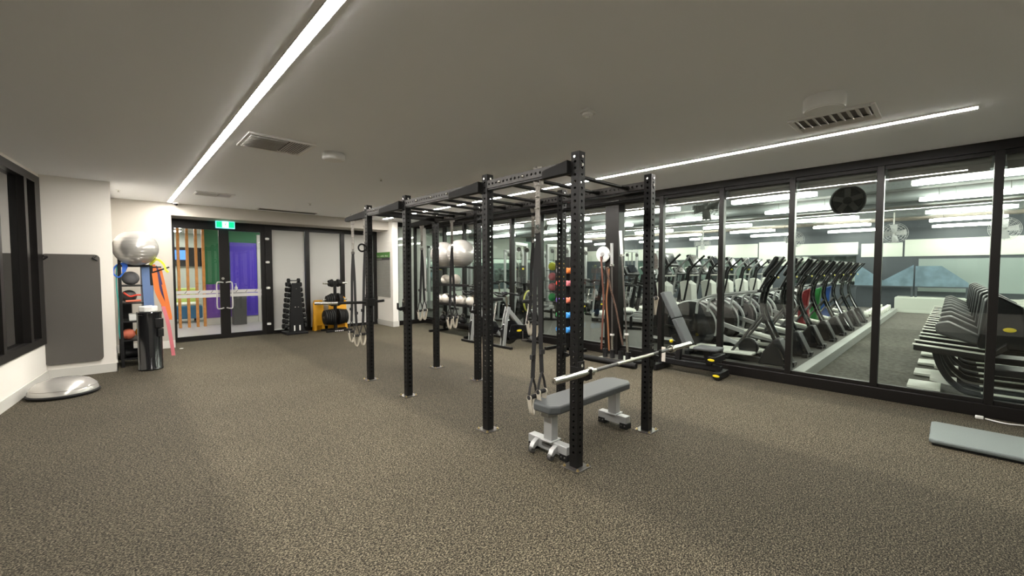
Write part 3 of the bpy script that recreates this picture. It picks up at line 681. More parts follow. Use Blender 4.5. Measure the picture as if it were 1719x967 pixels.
MB().prism([(.18, .16), (.26, .16), (.20, .60), (.14, .60)], -.035, .035, 'X').build('rear_upright', 'black', t, bevel=.004)
MB().box(-.17, .17, -.46, -.36, .02, .11).build('foot', 'black', t, bevel=.006)
MB().box(-.26, .26, .44, .52, .02, .10).build('foot', 'black', t, bevel=.006)
MB().box(-.20, .20, -.40, -.30, .24, .33).build('seat_frame', 'black', t, bevel=.006)
MB().at((-.205, -.35, .285)).sphere((0, 0, 0), .03, 18, 8, (.08, 1.6, .6)).build('badge', 'yellowdecal', t)
MB().at((-.175, -.41, .065)).sphere((0, 0, 0), .03, 18, 8, (.08, 1.6, .6)).build('badge', 'yellowdecal', t)
for q_ in (-.12, .15): MB().cyl(.045, -.04, .04, 18, 'X', (q_, -.42, .045)).build('wheel', 'rubber', t)
MB().box(-.05, -.04, .40, .46, .12, .35).box(-.052, -.05, .405, .455, .14, .34).build('warning_label', 'label', t)
MB().at((-.06, .30, .46)).sphere((0, 0, 0), .028, 12, 8).build('adjustment_knob', 'yellowdecal', t)

# long mat at the right -----------------------------------------------------
t = thing('floor_board', 'long low grey board lying on carpet near the glass wall', 'exercise mat', (5.53, -.92, 0))
MB().prism([(-.31, -1.02), (.31, -1.02), (.33, -1.0), (.33, .99), (.30, 1.02), (-.30, 1.02), (-.33, .99), (-.33, -1.0)], .02, .055, 'Z').build('top', 'stepmat', t, bevel=.012, seg=3)
MB().prism([(-.31, -1.0), (.31, -1.0), (.31, 1.0), (-.31, 1.0)], 0, .022, 'Z').build('base', 'black', t, bevel=.004)
MB().box(-.12, .12, .985, 1.022, .026, .05).build('end_grip', 'black', t, bevel=.003)
c = MB().tube(spline([(6.5, -.28, .012), (6.44, -.42, .012), (6.5, -.6, .012), (6.46, -.8, .012), (6.5, -1.1, .012)], 8), .007, 8)
c = c.build('power_cable', 'white'); tag(c, 'white power cable lying along the foot of the black kerb', 'cable')
t = thing('power_plug', 'white plug at the end of the cable by the kerb', 'plug', (6.51, -.24, 0))
MB().box(-.022, .022, -.03, .03, .0, .03).build('body', 'white', t, bevel=.006)
MB().box(-.012, -.006, .03, .048, .012, .018).box(.006, .012, .03, .048, .012, .018).build('prong', 'chrome', t)

# ------------------------------------------------------------------ left side
t = thing('hanging_mat', 'dark grey exercise mat hung on the white pillar', 'exercise mat', (-.44, 8.765, 0))
pr_ = []
for cx, cz, a0 in ((.24, .26, -90), (.24, 1.72, 0), (-.24, 1.72, 90), (-.24, .26, 180)):
    for k in range(6):
        q = R(a0 + 18 * k); pr_.append((cx + .06 * math.cos(q), cz + .06 * math.sin(q)))
MB().prism(pr_, -.008, .010, 'Y').build('mat', 'greymat', t, bevel=.004)
for sx in (-1, 1):
    MB().tube([(sx * .22, -.02, 1.735), (sx * .26, -.014, 1.70), (sx * .275, -.008, 1.69)], .009, 8).torus(.014, .004, (sx * .235, -.012, 1.735), 'Y', 14, 6).build('hanging_eyelet', 'black', t)
MB().tube([(-.26, .02, 1.74), (-.26, -.03, 1.745), (-.26, -.035, 1.76)], .006, 8).tube([(.26, .02, 1.74), (.26, -.03, 1.745), (.26, -.035, 1.76)], .006, 8).build('wall_hook', 'black', t)
t = thing('balance_dome', 'half ball balance trainer with silver dome on the carpet', 'balance trainer', (-.49, 7.62, 0))
MB().lathe([(.30, .0), (.325, .012), (.33, .03), (.315, .042), (.30, .045)], 48).build('platform', 'rubber', t)
MB().lathe([(.315, .043), (.31, .075), (.285, .12), (.235, .165), (.16, .195), (.08, .207), (.02, .209)], 48).build('dome', 'ball', t)
MB().torus(.30, .004, (0, 0, .10), 'Z', 48, 6).build('dome_ring', 'ball', t)
# cylinder bin
t = thing('waste_bin', 'tall glossy black cylinder bin with white wipes tub', 'bin', (.385, 8.60, 0))
MB().lathe([(.150, 0), (.155, .02), (.150, .03), (.150, .86), (.155, .865), (.155, .895), (.145, .905), (.10, .905)], 40).build('body', 'blackgloss', t)
MB().box(.06, .16, -.152, -.05, .66, .80).box(.09, .16, -.15, -.04, .52, .64).build('wipe_slot', 'black', t, bevel=.006)
t = thing('wipes_tub', 'white wipes dispenser lid sitting on the black bin', 'wipes dispenser', (.375, 8.60, .906))
MB().prism([(.12 * math.cos(R(22.5 + 45 * k)), .12 * math.sin(R(22.5 + 45 * k))) for k in range(8)], 0, .085, 'Z').build('tub', 'white', t, bevel=.012)
MB().box(-.05, .05, -.05, .05, .085, .095).build('flap', 'silver', t, bevel=.004)
t = thing('storage_box', 'tall narrow black box standing against pillar side', 'box', (.12, 10.12, 0))
MB().box(-.08, .10, -.28, .28, 0, 1.02).build('body', 'black', t, bevel=.01)
MB().box(-.085, .105, -.285, .285, 1.02, 1.05).build('lid', 'black', t, bevel=.006)
# storage rack with small kit
t = thing('storage_rack', 'black upright storage rack under the silver balls near pillar', 'storage rack', (.28, 9.22, 0))
for sx in (-.21, .17):
    for sy in (-.16, .40):
        MB().box(sx - .02, sx + .02, sy - .02, sy + .02, 0, 1.62 + (.13 if sx < 0 and sy < 0 else 0)).build('upright', 'black', t, bevel=.003)
for z in (.12, .42, .72, 1.02, 1.30): MB().box(-.21, .17, -.17, .41, z - .012, z + .008).build('shelf', 'black', t, bevel=.003)
MB().tube([(-.21, -.16, 1.62), (.17, -.16, 1.62)], .018, 10).tube([(-.21, .40, 1.62), (.17, .40, 1.62)], .018, 10).tube([(-.21, -.16, 1.62), (-.21, .40, 1.62)], .018, 10).tube([(.17, -.16, 1.62), (.17, .40, 1.62)], .018, 10).build('ball_rail', 'black', t)
MB().tube([(.17, -.16, 1.60), (.30, -.17, 1.60)], .012, 8).tube([(-.21, -.17, 1.66), (-.21, -.23, 1.68)], .010, 8).build('band_peg', 'black', t)
MB().tube([(.16, -.17, 1.50), (.40, -.20, 1.60)], .012, 8).build('band_peg', 'black', t)
def stab_ball(x, y, z, r_, lab, g=None):
    t = MB().sphere((0, 0, 0), r_, 48, 32, (1, 1, .97)); k = t
    for i in range(7):
        zz = (-.55 + i * .18) * r_; rr = math.sqrt(r_ * r_ - (zz / .97) ** 2)
        if rr > 0: k.torus(rr, .0022, (0, 0, zz), 'Z', 48, 6)
    o = k.build('stability_ball', 'ball'); o.location = (x, y, z)
    MB().cyl(.012, -r_ - .002, -r_ + .02, 12, 'Y').build('valve', 'greyball', o)
    tag(o, lab, 'exercise ball', g)
stab_ball(.27, 9.02, 1.90, .285, 'large silver exercise ball topmost on the storage rack, in front')
stab_ball(.28, 9.58, 1.88, .27, 'silver exercise ball behind the front one on the storage rack')
# kit in the rack
o = tag(MB().sphere((0, 0, .11), .11, 24, 16).torus(.11, .002, (0, 0, .11), 'Z', 24, 6).build('slam_ball', 'greyball'), 'grey slam ball on the top shelf of the left storage rack', 'ball'); o.location = (.20, 9.22, 1.308)
o = tag(MB().sphere((0, 0, .10), .10, 24, 16).torus(.10, .002, (0, 0, .10), 'Z', 24, 6).build('slam_ball', 'grey'), 'darker slam ball on the shelf under the grey one', 'ball'); o.location = (.17, 9.20, 1.028)
t = thing('resistance_tube', 'red handled resistance tube draped over the rack shelf edge', 'resistance band', (.26, 9.12, 1.03))
MB().tube(spline([(-.15, 0, .16), (-.08, -.03, .10), (.02, -.035, .12), (.12, -.02, .10), (.14, 0, .15)], 6), .014, 8).build('tube', 'red', t)
MB().tube([(-.13, -.02, .02), (.10, -.03, .03)], .018, 10).build('handle', 'salmon', t)
o = tag(MB().box(-.14, .14, -.1, .1, 0, .11).build('foam_block', 'white', bevel=.012), 'white foam block on the middle shelf of left storage rack', 'block'); o.location = (.30, 9.24, .728)
o = tag(MB().sphere((0, 0, .10), .10, 24, 16).build('soft_ball', 'yellow'), 'amber soft ball on a lower shelf of the storage rack', 'ball'); o.location = (.33, 9.22, .428)
o = tag(MB().sphere((0, 0, .085), .085, 24, 16).build('soft_ball', 'salmon'), 'salmon soft ball beside the amber one on the storage rack', 'ball'); o.location = (.15, 9.20, .428)
o = tag(MB().cyl(.07, -.15, .15, 24, 'X', (0, 0, .07)).cyl(.035, -.151, .151, 16, 'X', (0, 0, .07)).build('foam_roller', 'black'), 'black foam roller on the bottom shelf of storage rack', 'foam roller'); o.location = (.26, 9.22, .128)
def band(pts, w, m_, lab, nm='resistance_band', wd=(1, 0, 0), t=.008):
    o = MB().ribbon(spline(pts, 6), w, t, wd).build(nm, m_); tag(o, lab, 'resistance band', 'bands hanging on the left storage rack'); return o
band([(.40, 9.10, 1.62), (.395, 9.07, 1.58), (.40, 9.05, 1.3), (.41, 9.05, .90)], .13, 'steelblue', 'wide blue grey band hanging above the black bin', t=.02)
band([(.34, 9.12, 1.62), (.335, 9.09, 1.58), (.33, 9.08, 1.3), (.335, 9.08, .90)], .035, 'greyball', 'thin grey band hanging left of the wide blue grey band', t=.012)
band([(.47, 9.10, 1.64), (.49, 9.05, 1.5), (.52, 9.03, 1.2), (.60, 9.01, .95), (.66, 9.0, .72)], .07, 'orange', 'orange band hanging between the black bin and the door', t=.02)
band([(.50, 9.12, 1.62), (.535, 9.06, 1.45), (.57, 9.06, 1.2), (.60, 9.05, .86)], .06, 'navy', 'dark violet band hanging behind the orange band', t=.02)
band([(.56, 9.12, 1.58), (.60, 9.05, 1.3), (.64, 9.02, 1.0), (.67, 9.0, .75)], .05, 'orange', 'narrow orange band hanging nearest the door frame')
band([(.58, 8.99, .95), (.63, 8.97, .70), (.665, 8.96, .4), (.69, 8.96, .12)], .05, 'pink', 'pink band trailing down to the baseboard beside the door')
band([(.44, 9.06, 1.64), (.52, 9.0, 1.73), (.60, 9.0, 1.66), (.63, 9.0, 1.56), (.66, 9.0, 1.52)], .06, 'acid', 'bright yellow band knotted at the top of the rack', wd=(0, 1, .3), t=.03)
c = MB().tube(spline([(.08, 9.08, 1.66), (.02, 9.05, 1.60), (.00, 9.05, 1.50), (.06, 9.04, 1.44), (.12, 9.04, 1.52), (.16, 9.05, 1.62), (.10, 9.06, 1.66)], 8), .011, 8).ribbon([(.10, 9.05, 1.66), (.13, 9.03, 1.62), (.12, 9.03, 1.52)], .05, .02, (1, 0, 0)).build('resistance_band', 'cobalt')
tag(c, 'cobalt blue band looped at top left of the rack', 'resistance band', 'bands hanging on the left storage rack')
c = MB().tube(spline([(.04, 9.08, 1.62), (.03, 9.06, 1.3), (.05, 9.06, .9), (.04, 9.06, .62), (.05, 9.06, .46)], 6), .010, 8).tube(spline([(.06, 9.08, 1.62), (.07, 9.06, 1.3), (.06, 9.06, .9), (.06, 9.06, .5)], 6), .008, 8).build('resistance_band', 'teal')
tag(c, 'teal rubber band hanging down the left upright of the rack', 'resistance band', 'bands hanging on the left storage rack')
o = tag(MB().lathe([(.03, 0), (.032, .006), (.02, .008)], 16).build('bottle_cap', 'white'), 'small white cap on the carpet by the door frame', 'cap'); o.location = (.93, 10.45, 0)

# ------------------------------------------------------------------ far wall: dumbbell tower, plate tree
TD = (3.18, 11.08)
t = thing('dumbbell_tower', 'black tapering dumbbell tower standing before the grey blinds', 'dumbbell rack', (TD[0], TD[1], 0))
MB().prism([(-.17, .05), (.17, .05), (.09, 1.24), (-.09, 1.24)], -.20, -.165, 'Y').prism([(-.12, .05), (.12, .05), (.07, 1.22), (-.07, 1.22)], -.02, .02, 'Y').build('column', 'black', t, bevel=.006)
MB().box(-.24, .24, -.26, .22, 0, .06).build('base', 'black', t, bevel=.01)
MB().box(-.14, .14, -.215, -.20, .06, .24).build('handle_plate', 'black', t, bevel=.004)
MB().box(-.075, -.045, -.221, -.215, .09, .22).box(.045, .075, -.221, -.215, .09, .22).build('badge', 'white', t, bevel=.003)
MB().sphere((-.03, -.20, .66), .012, 10, 6).sphere((.04, -.20, .66), .012, 10, 6).sphere((0, -.20, 1.1), .012, 10, 6).build('bolt', 'chrome', t)
for k in range(9):
    z = .14 + k * .128
    MB().box(-.15 + .008 * k, .15 - .008 * k, -.165, .13, z - .032, z - .022).build('cradle', 'black', t, smooth=False)
def dumbbell(r_, gap, m_='rubber'):
    o = thing('dumbbell', '', 'dumbbell')
    for s_ in (-1, 1):
        MB().lathe([(r_ * .8, s_ * gap), (r_, s_ * (gap + .012)), (r_, s_ * (gap + r_ * .95)), (r_ * .8, s_ * (gap + r_ * 1.1))], 10, 'X').build('head', m_, o, label=None)
    MB().tube([(-gap, 0, 0), (gap, 0, 0)], .014, 10).build('grip', 'grey', o)
    return o
for k in range(10):
    r_ = .061 - .0006 * k; gp = .185 - .0115 * k
    z = .14 + k * .128 - .02 + r_ + .001
    if k == 9: z = 1.24 + r_
    for sy, nm in ((-1, 'front'), (1, 'rear')):
        if k == 9 and sy == 1: continue
        d = dumbbell(r_, gp); d.location = (TD[0], TD[1] + (sy * .088 if k < 9 else 0), z)
        d['label'] = 'black rubber dumbbell on tower, %s pair position, %s tier from the floor' % (nm, ORD[k]) if k < 9 else 'small black dumbbell lying across the top of the tower'
        d['group'] = 'dumbbells on the black tower'
PX, PYY = 4.08, 10.84
t = thing('plate_tree', 'black weight plate tree with silver pegs before the blinds', 'plate rack', (PX, PYY, 0))
MB().prism([(-.035, 0), (.035, 0), (.03, 1.28), (-.03, 1.28)], -.035, .035, 'Y').build('column', 'steel', t, bevel=.005)
MB().box(-.30, .34, -.23, -.17, 0, .05).box(-.30, .34, .14, .20, 0, .05).box(-.04, .04, -.17, .14, 0, .05).build('base', 'steel', t, bevel=.006)
for z in (.36, .80, 1.22):
    for s_ in (-1, 1): MB().lathe([(.026, s_ * .03), (.026, s_ * .24), (.022, s_ * .30), (.01, s_ * .302)], 18, 'X', (0, 0, z)).build('peg', 'chrome', t)
lt = MB()
for k in range(5): lt.box(-.10 + k * .045, -.07 + k * .045, -.232, -.229, .015, .038)
lt.build('base_lettering', 'white', t, smooth=False)
def plate(x, z, r_, w, lab):
    o = thing('weight_plate', lab, 'weight plate', (PX + x, PYY, z), 0, 'plates on the plate tree')
    MB().lathe([(r_ * .93, -w / 2), (r_, -w / 2 + .005), (r_, w / 2 - .005), (r_ * .93, w / 2), (r_ * .8, w / 2 - .008), (.045, w / 2 - .008), (.04, w / 2)], 32, 'X').build('disc', 'rubber', o)
    MB().lathe([(.034, -w / 2 - .002), (.034, w / 2 + .002)], 20, 'X').build('hub', 'plate', o)
for tier, z, r_, w, n_ in (('bottom', .36, .205, .042, 5), ('middle', .80, .165, .040, 4), ('top', 1.22, .10, .034, 3)):
    for s_, sd in ((-1, 'door'), (1, 'notice')):
        for k in range(n_ if s_ < 0 else n_ - (1 if tier == 'middle' else 0)):
            rr = r_ * (1 - (.12 * k if tier != 'bottom' else .03 * k))
            plate(s_ * (.055 + w / 2 + k * (w + .003)) * 1, z, rr, w, '%s black plate out from the column, %s peg on the %s side' % (ORD[k], tier, sd))
# yellow step boards leaning behind the plate tree
for x, a, wd, lab, hh in ((3.80, .10, .14, 'narrow yellow sign leaning on the blind left of plate tree', .78), (4.28, -.02, .24, 'wide yellow folding sign leaning behind the plate tree', .86)):
    t = thing('caution_sign', lab, 'floor sign', (x, 11.17, 0), a)
    MB().at((0, 0, 0), rx=R(-5)).prism([(-wd, 0), (-wd + .07, 0), (-wd + .07, .12), (wd - .07, .12), (wd - .07, 0), (wd, 0), (wd * .95, hh * .9), (wd * .7, hh), (-wd * .7, hh), (-wd * .95, hh * .9)], -.015, .015, 'Y').build('front_panel', 'yellow', t, bevel=.006)
    MB().at((0, .1, 0), rx=R(4)).prism([(-wd, 0), (wd, 0), (wd * .9, hh * .95), (-wd * .9, hh * .95)], -.012, .012, 'Y').build('rear_panel', 'yellow', t, bevel=.006)

# ------------------------------------------------------------------ ball rack by the glass wall
t = thing('ball_rack', 'black ball rack holding big silver balls and white medicine balls', 'ball rack', (5.98, 8.25, 0))
for y in (-.72, .72):
    MB().box(.12, .18, y - .025, y + .025, 0, 1.75).build('upright', 'steel', t, bevel=.004)
    MB().box(-.30, .26, y - .03, y + .03, 0, .06).build('foot', 'steel', t, bevel=.005)
    MB().prism([(-.26, 1.60), (.13, 1.56), (.13, 1.62), (-.26, 1.64)], y - .02, y + .02, 'Y').build('arm', 'steel', t, bevel=.004)
MB().tube([(-.24, -.74, 1.62), (-.24, .74, 1.62)], .015, 10).tube([(.10, -.74, 1.62), (.10, .74, 1.62)], .015, 10).build('top_rail', 'steel', t)
for z in (.28, .72, 1.19):
    MB().box(-.16, .16, -.72, .72, z - .02, z).box(-.17, -.16, -.72, .72, z - .02, z + .035).build('shelf', 'steel', t, bevel=.003)
stab_ball(5.91, 8.66, 1.93, .325, 'large silver exercise ball on the ball rack, nearer the corner panel')
stab_ball(5.91, 7.95, 1.94, .335, 'large silver exercise ball on the ball rack, nearer the bikes')
def medball(x, y, z, r_, m_, lab):
    o = MB().sphere((0, 0, 0), r_, 24, 16).torus(r_ * .999, .0025, (0, 0, 0), 'Z', 24, 6).torus(r_ * .999, .0025, (0, 0, 0), 'X', 24, 6).build('medicine_ball', m_); o.location = (x, y, z)
    tag(o, lab, 'medicine ball', 'medicine balls on the ball rack')
up = [(8.64, .125, 'whiteball'), (8.24, .13, 'whiteball')]
for k, (y, r_, m_) in enumerate(up): medball(5.96, y, 1.191 + r_, r_, m_, 'white medicine ball on the upper shelf, %s' % ('nearer the corner panel' if k == 0 else 'nearer the bikes'))
lo_ = [(8.86, .11), (8.62, .13), (8.37, .09), (8.18, .11), (7.98, .12), (7.66, .11)]
for k, (y, r_) in enumerate(lo_): medball(5.96, y, .721 + r_, r_, 'greyball' if k == 2 else 'whiteball', ('grey' if k == 2 else 'white') + ' medicine ball on lower shelf, %s from the corner panel' % ORD[k])
for k, y in enumerate((8.75, 8.5, 8.2, 7.95)):
    o = thing('kettlebell', 'black kettlebell on the ball rack bottom shelf, %s from the corner panel' % ORD[k], 'kettlebell', (5.96, y, .281), 0, 'kettlebells on the ball rack')
    MB().sphere((0, 0, .085), .09, 20, 14, (1, 1, .94)).cyl(.05, 0, .01, 16).build('body', 'rubber', o)
    MB().tube(spline([(0, -.045, .15), (0, -.06, .21), (0, 0, .24), (0, .06, .21), (0, .045, .15)], 4), .014, 8).build('handle', 'plate', o)

# ------------------------------------------------------------------ indoor bikes in the carpeted room
def bike(lab):
    t = thing('indoor_bike', lab, 'exercise bike', (0, 0, 0), 0, 'indoor bikes in front of the glass wall')
    MB().box(-.48, -.42, -.28, .28, 0, .05).build('front_foot', 'steel', t, bevel=.008)
    MB().box(.42, .48, -.24, .24, 0, .05).build('rear_foot', 'steel', t, bevel=.008)
    for q_ in (-.05, .025): MB().prism([(-.47, .04), (-.40, .04), (-.33, .55), (-.26, .80), (-.33, .82), (-.40, .58)], q_, q_ + .025, 'Y').build('fork_blade', 'silver', t, bevel=.004)
    MB().prism([(-.34, .74), (-.28, .80), (.18, .36), (.46, .07), (.38, .05), (.08, .32)], -.03, .03, 'Y').build('main_frame', 'silver', t, bevel=.006)
    MB().lathe([(.02, -.022), (.235, -.022), (.245, -.012), (.245, .012), (.235, .022), (.02, .022)], 40, 'Y', (-.24, 0, .30)).build('flywheel', 'blackgloss', t)
    MB().prism([(-.36, .22), (-.30, .14), (.25, .14), (.32, .24), (.22, .42), (-.28, .46)], -.085, -.05, 'Y').build('chain_guard', 'blackgloss', t, bevel=.012)
    MB().sphere((-.06, -.088, .32), .03, 18, 8, (2.4, .1, .8)).build('badge', 'yellowdecal', t)
    MB().tube([(-.30, 0, .78), (-.34, 0, 1.02)], .022, 12).build('handlebar_post', 'chrome', t)
    MB().tube(spline([(-.20, -.22, 1.05), (-.48, -.20, 1.10), (-.50, -.08, 1.04), (-.36, 0, 1.03), (-.50, .08, 1.04), (-.48, .20, 1.10), (-.20, .22, 1.05)], 5), .017, 10).build('handlebar', 'rubber', t)
    MB().box(-.42, -.34, -.05, .05, 1.05, 1.12).build('console', 'screen', t, bevel=.01)
    MB().tube([(.22, 0, .38), (.32, 0, .86)], .022, 12).build('seat_post', 'chrome', t)
    MB().prism([(.12, -.03), (.30, -.10), (.42, -.11), (.44, 0), (.42, .11), (.30, .10), (.12, .03)], .86, .93, 'Z').build('saddle', 'rubber', t, bevel=.02, seg=3)
    MB().box(.0, .02, -.13, -.11, .12, .30).box(-.04, .06, -.20, -.13, .11, .14).box(.0, .02, .11, .13, .28, .46).box(-.04, .06, .13, .20, .44, .47).build('crank', 'plate', t, bevel=.003)
    return t
b0 = bike('black indoor bike with yellow oval badge beside the tall posts'); b0.location = (6.02, 6.14, 0)
dup(b0, (5.96, 7.10, 0), 0, 'black indoor bike standing just right of the ball rack')

# ------------------------------------------------------------------ colour dumbbell tower, bar holder, disc
t = thing('kit_stand', 'tall black stand of coloured hand weights behind the rig', 'weight stand', (6.28, 5.08, 0))
MB().box(.02, .08, -.05, .05, 0, 1.80).build('column', 'steel', t, bevel=.005)
MB().box(-.26, .20, -.34, -.28, 0, .06).box(-.26, .20, .28, .34, 0, .06).box(.02, .08, -.28, .28, 0, .06).build('base', 'steel', t, bevel=.006)
tiers = [(.42, 'skyblue', 'skyblue'), (.70, 'skyblue', 'grassgreen'), (.98, 'salmon', 'purpleball'), (1.30, 'pink', 'red'), (1.54, 'orange', 'greyball')]
cn = {'skyblue': 'sky blue', 'grassgreen': 'green', 'salmon': 'salmon', 'purpleball': 'violet', 'pink': 'pink', 'red': 'red', 'orange': 'orange', 'greyball': 'grey'}
for k, (z, a, b) in enumerate(tiers):
    MB().box(-.10, .02, -.19, .19, z - .068, z - .058).build('shelf', 'steel', t, bevel=.003)
    for c_, y in ((a, -.09), (b, .11)):
        o = thing('hand_weight', '%s vinyl hand weight on the %s tier up of the black stand' % (cn[c_], ORD[k] + (' column side' if y < 0 else ' bike side')), 'hand weight', (6.28 - .05, 5.08 + y, z), R(8), 'coloured hand weights on the black stand')
        for s_ in (-1, 1): MB().lathe([(.038, s_ * .035), (.056, s_ * .048), (.056, s_ * .085), (.040, s_ * .10)], 9, 'X').build('head', c_, o)
        MB().tube([(-.04, 0, 0), (.04, 0, 0)], .016, 8).build('grip', c_, o)
t = thing('bar_holder', 'low black bar holder with sleeves on carpet by glass', 'bar holder', (6.15, 3.86, 0))
MB().prism([(-.30, -.46), (-.22, -.46), (.0, -.28), (.22, -.46), (.30, -.46), (.30, .46), (.22, .46), (0, .30), (-.22, .46), (-.30, .46)], .0, .05, 'Z').build('base', 'steel', t, bevel=.008)
MB().box(-.25, .25, -.30, .30, .05, .062).build('top_plate', 'brushed', t, bevel=.003)
MB().tube([(-.28, -.5, .05), (-.28, .52, .05)], .045, 14).build('front_roll', 'rubber', t)
for y in (-.22, -.08, .08, .22): MB().lathe([(.04, .062), (.042, .07), (.042, .20), (.03, .20), (.03, .08)], 18, 'Z', (-.05, y, 0)).build('socket', 'black', t)
def stored_bar(x, y, dx, dy, h, lab):
    t = thing('stored_barbell', lab, 'barbell', (x, y, .085), 0, 'barbells standing in the bar holder')
    P = lambda k: (dx * k, dy * k, h * k)
    MB().tube([P(.0), P(.19)], .023, 14).build('sleeve', 'chrome', t)
    MB().tube([P(.185), P(.20)], .036, 14).build('collar', 'white', t)
    MB().tube([P(.20), P(.80)], .014, 10).build('shaft', 'plate', t)
    MB().tube([P(.80), P(.815)], .036, 14).build('collar', 'chrome', t)
    MB().tube([P(.81), P(1.0)], .025, 14).build('sleeve', 'white' if h > 2 else 'silver', t)
stored_bar(6.10, 3.94, .04, .06, 1.92, 'upright barbell in the holder with shorter silver top sleeve')
stored_bar(6.10, 3.64, .05, .20, 2.12, 'upright barbell in the holder with tallest white top sleeve')
o = MB().tube(spline([(6.02, 4.02, 1.60), (6.02, 3.92, 1.2), (6.03, 3.83, .9), (6.03, 3.74, .5), (6.02, 3.69, .32)], 6), [.016] * 25, 10)
o = o.build('battle_rope', 'rope'); tag(o, 'thick brown braided rope hanging against the stored barbells', 'rope')
t = thing('wall_disc', 'round white disc on the thick black column behind rig', 'wall disc', (6.53, 4.42, 1.84))
MB().lathe([(.135, 0), (.145, -.01), (.145, -.03), (.13, -.04), (.02, -.042)], 40, 'X').build('rim', 'white', t)
MB().lathe([(.04, -.042), (.036, -.055), (.01, -.056)], 20, 'X').box(-.05, -.04, -.17, -.12, -.02, .02).build('centre', 'silver', t)
MB().box(-.05, -.042, -.006, .006, -.09, .02).build('pointer', 'grey', t)
c = MB().ribbon(spline([(6.47, 4.44, 1.80), (6.45, 4.39, 1.4), (6.43, 4.35, 1.0), (6.40, 4.345, .6), (6.36, 4.34, .12)], 6), .035, .008, (0, 1, 0)).build('resistance_band', 'brown'); tag(c, 'long dark brown band hanging down from the white disc', 'resistance band', 'long bands on the column')
c = MB().ribbon(spline([(6.46, 4.26, 1.58), (6.44, 4.265, 1.3), (6.42, 4.28, 1.0), (6.38, 4.22, .6), (6.34, 4.16, .12)], 6), .030, .008, (0, 1, 0)).build('resistance_band', 'tan'); tag(c, 'long tan band hanging in front of the black column', 'resistance band', 'long bands on the column')
o = MB().tube([(6.54, 4.26, 1.60), (6.43, 4.26, 1.60)], .010, 8).build('band_hook', 'chrome'); tag(o, 'small hook on the black column holding the tan band', 'hook')

# ------------------------------------------------------------------ the big gym behind the glass
GE = 22.2; GC = 3.45
struct(MB().box(GX + .1, GE, -5, 17.6, -.1, 0).build('floor_gym', 'gymfloor', smooth=False), 'dark olive grey floor of the big gym')
struct(MB().box(GX + .1, GE, -5, 17.6, GC, GC + .1).build('ceiling_gym', 'gymceil', smooth=False), 'dark exposed ceiling of the big gym')
struct(MB().box(GX + .12, GX + .2, -4.2, 10.9, CE, GC).build('wall_bulkhead', 'gymwall', smooth=False))
struct(MB().box(GE, GE + .2, -5, 17.6, 0, GC).build('wall_far', 'gymdark', smooth=False), 'dark far wall of the big gym')
struct(MB().box(GX, GE, 17.4, 17.6, 0, GC).build('wall_north', 'gymwall', smooth=False))
struct(MB().box(GX, GE, -5.2, -5, 0, GC).build('wall_south', 'gymwall', smooth=False))
struct(MB().box(GX, GX + .2, 10.9, 17.6, 0, GC).build('wall_west', 'gymwall', smooth=False))
FW = GE - .03
for k, (y0, y1, z0, z1) in enumerate(((-4.9, 1.3, 2.08, 2.72), (1.36, 2.6, 2.08, 2.62), (2.7, 4.9, 2.2, 2.70), (5.0, 6.35, 1.75, 2.85), (6.4, 9.2, 2.15, 2.80), (9.3, 13.0, 2.1, 2.75), (13.1, 17.2, 2.1, 2.75))):
    struct(MB().box(FW, GE, y0, y1, z0, z1).build('trim_%d' % (20 + k), 'gympanel', smooth=False), 'pale bulkhead panel high on the far gym wall')
for k, (y0, y1, z0, z1) in enumerate(((2.75, 4.85, .95, 2.15), (-4.8, .9, .75, 1.98), (6.5, 9.0, .6, 2.05), (9.4, 12.8, .6, 2.05))):
    o = thing('wall_mirror', ['wide mirror on the far gym wall behind the row of consoles', 'wide mirror with pale painted reflection above the white ledge at the far right of the gym', 'mirror on far gym wall behind the cable machines', 'mirror on the far gym wall seen past the rig posts'][k], 'mirror', (FW, 0, 0))
    MB().box(-.01, .0, y0, y1, z0, z1).build('glass', 'palereflect' if k == 1 else 'mirror', o, smooth=False)
    MB().box(-.02, -.0, y0 - .03, y1 + .03, z0 - .03, z0).box(-.02, -.0, y0 - .03, y1 + .03, z1, z1 + .03).build('frame', 'gymdark', o, smooth=False)
struct(MB().box(20.9, GE, -4.9, 1.45, 0, .55).build('wall_ledge', 'gympanel', bevel=.01), 'low white ledge at the far end of the gym floor')
# pale fabric screens by the far wall
for k, (y0, y1, z0, z1, zt) in enumerate(((1.0, 2.7, .95, 1.15, 1.85), (-.4, .95, .95, 1.7, 1.1))):
    o = thing('fabric_screen', ['pale blue sloping fabric screen left of the far mirror', 'pale blue sloping fabric screen above the white ledge'][k], 'screen', (21.6, 0, 0))
    MB().prism([(y0, z0), (y1, z0), (y1, zt if k == 0 else z1), ((y0 + y1) / 2, z1), (y0, zt if k else 1.75)], -.03, .03, 'X').build('panel', 'bluefabric', o, smooth=False)
    MB().box(-.04, .04, y0, y1, z0 - .04, z0).box(-.03, .03, y0, y0 + .06, .55, z0).box(-.03, .03, y1 - .06, y1, 0 if k == 0 else .55, z0).build('frame', 'gymdark', o, smooth=False)
# platform
struct(MB().box(GX + .23, 20.8, 1.50, 16.5, .0, .14).build('floor_platform', 'plattop', smooth=False), 'raised machine platform of the big gym')
struct(MB().box(GX + .23, 20.8, 1.36, 1.50, 0, .155).build('trim_8', 'platform', bevel=.006), 'pale grey edge of the raised platform')
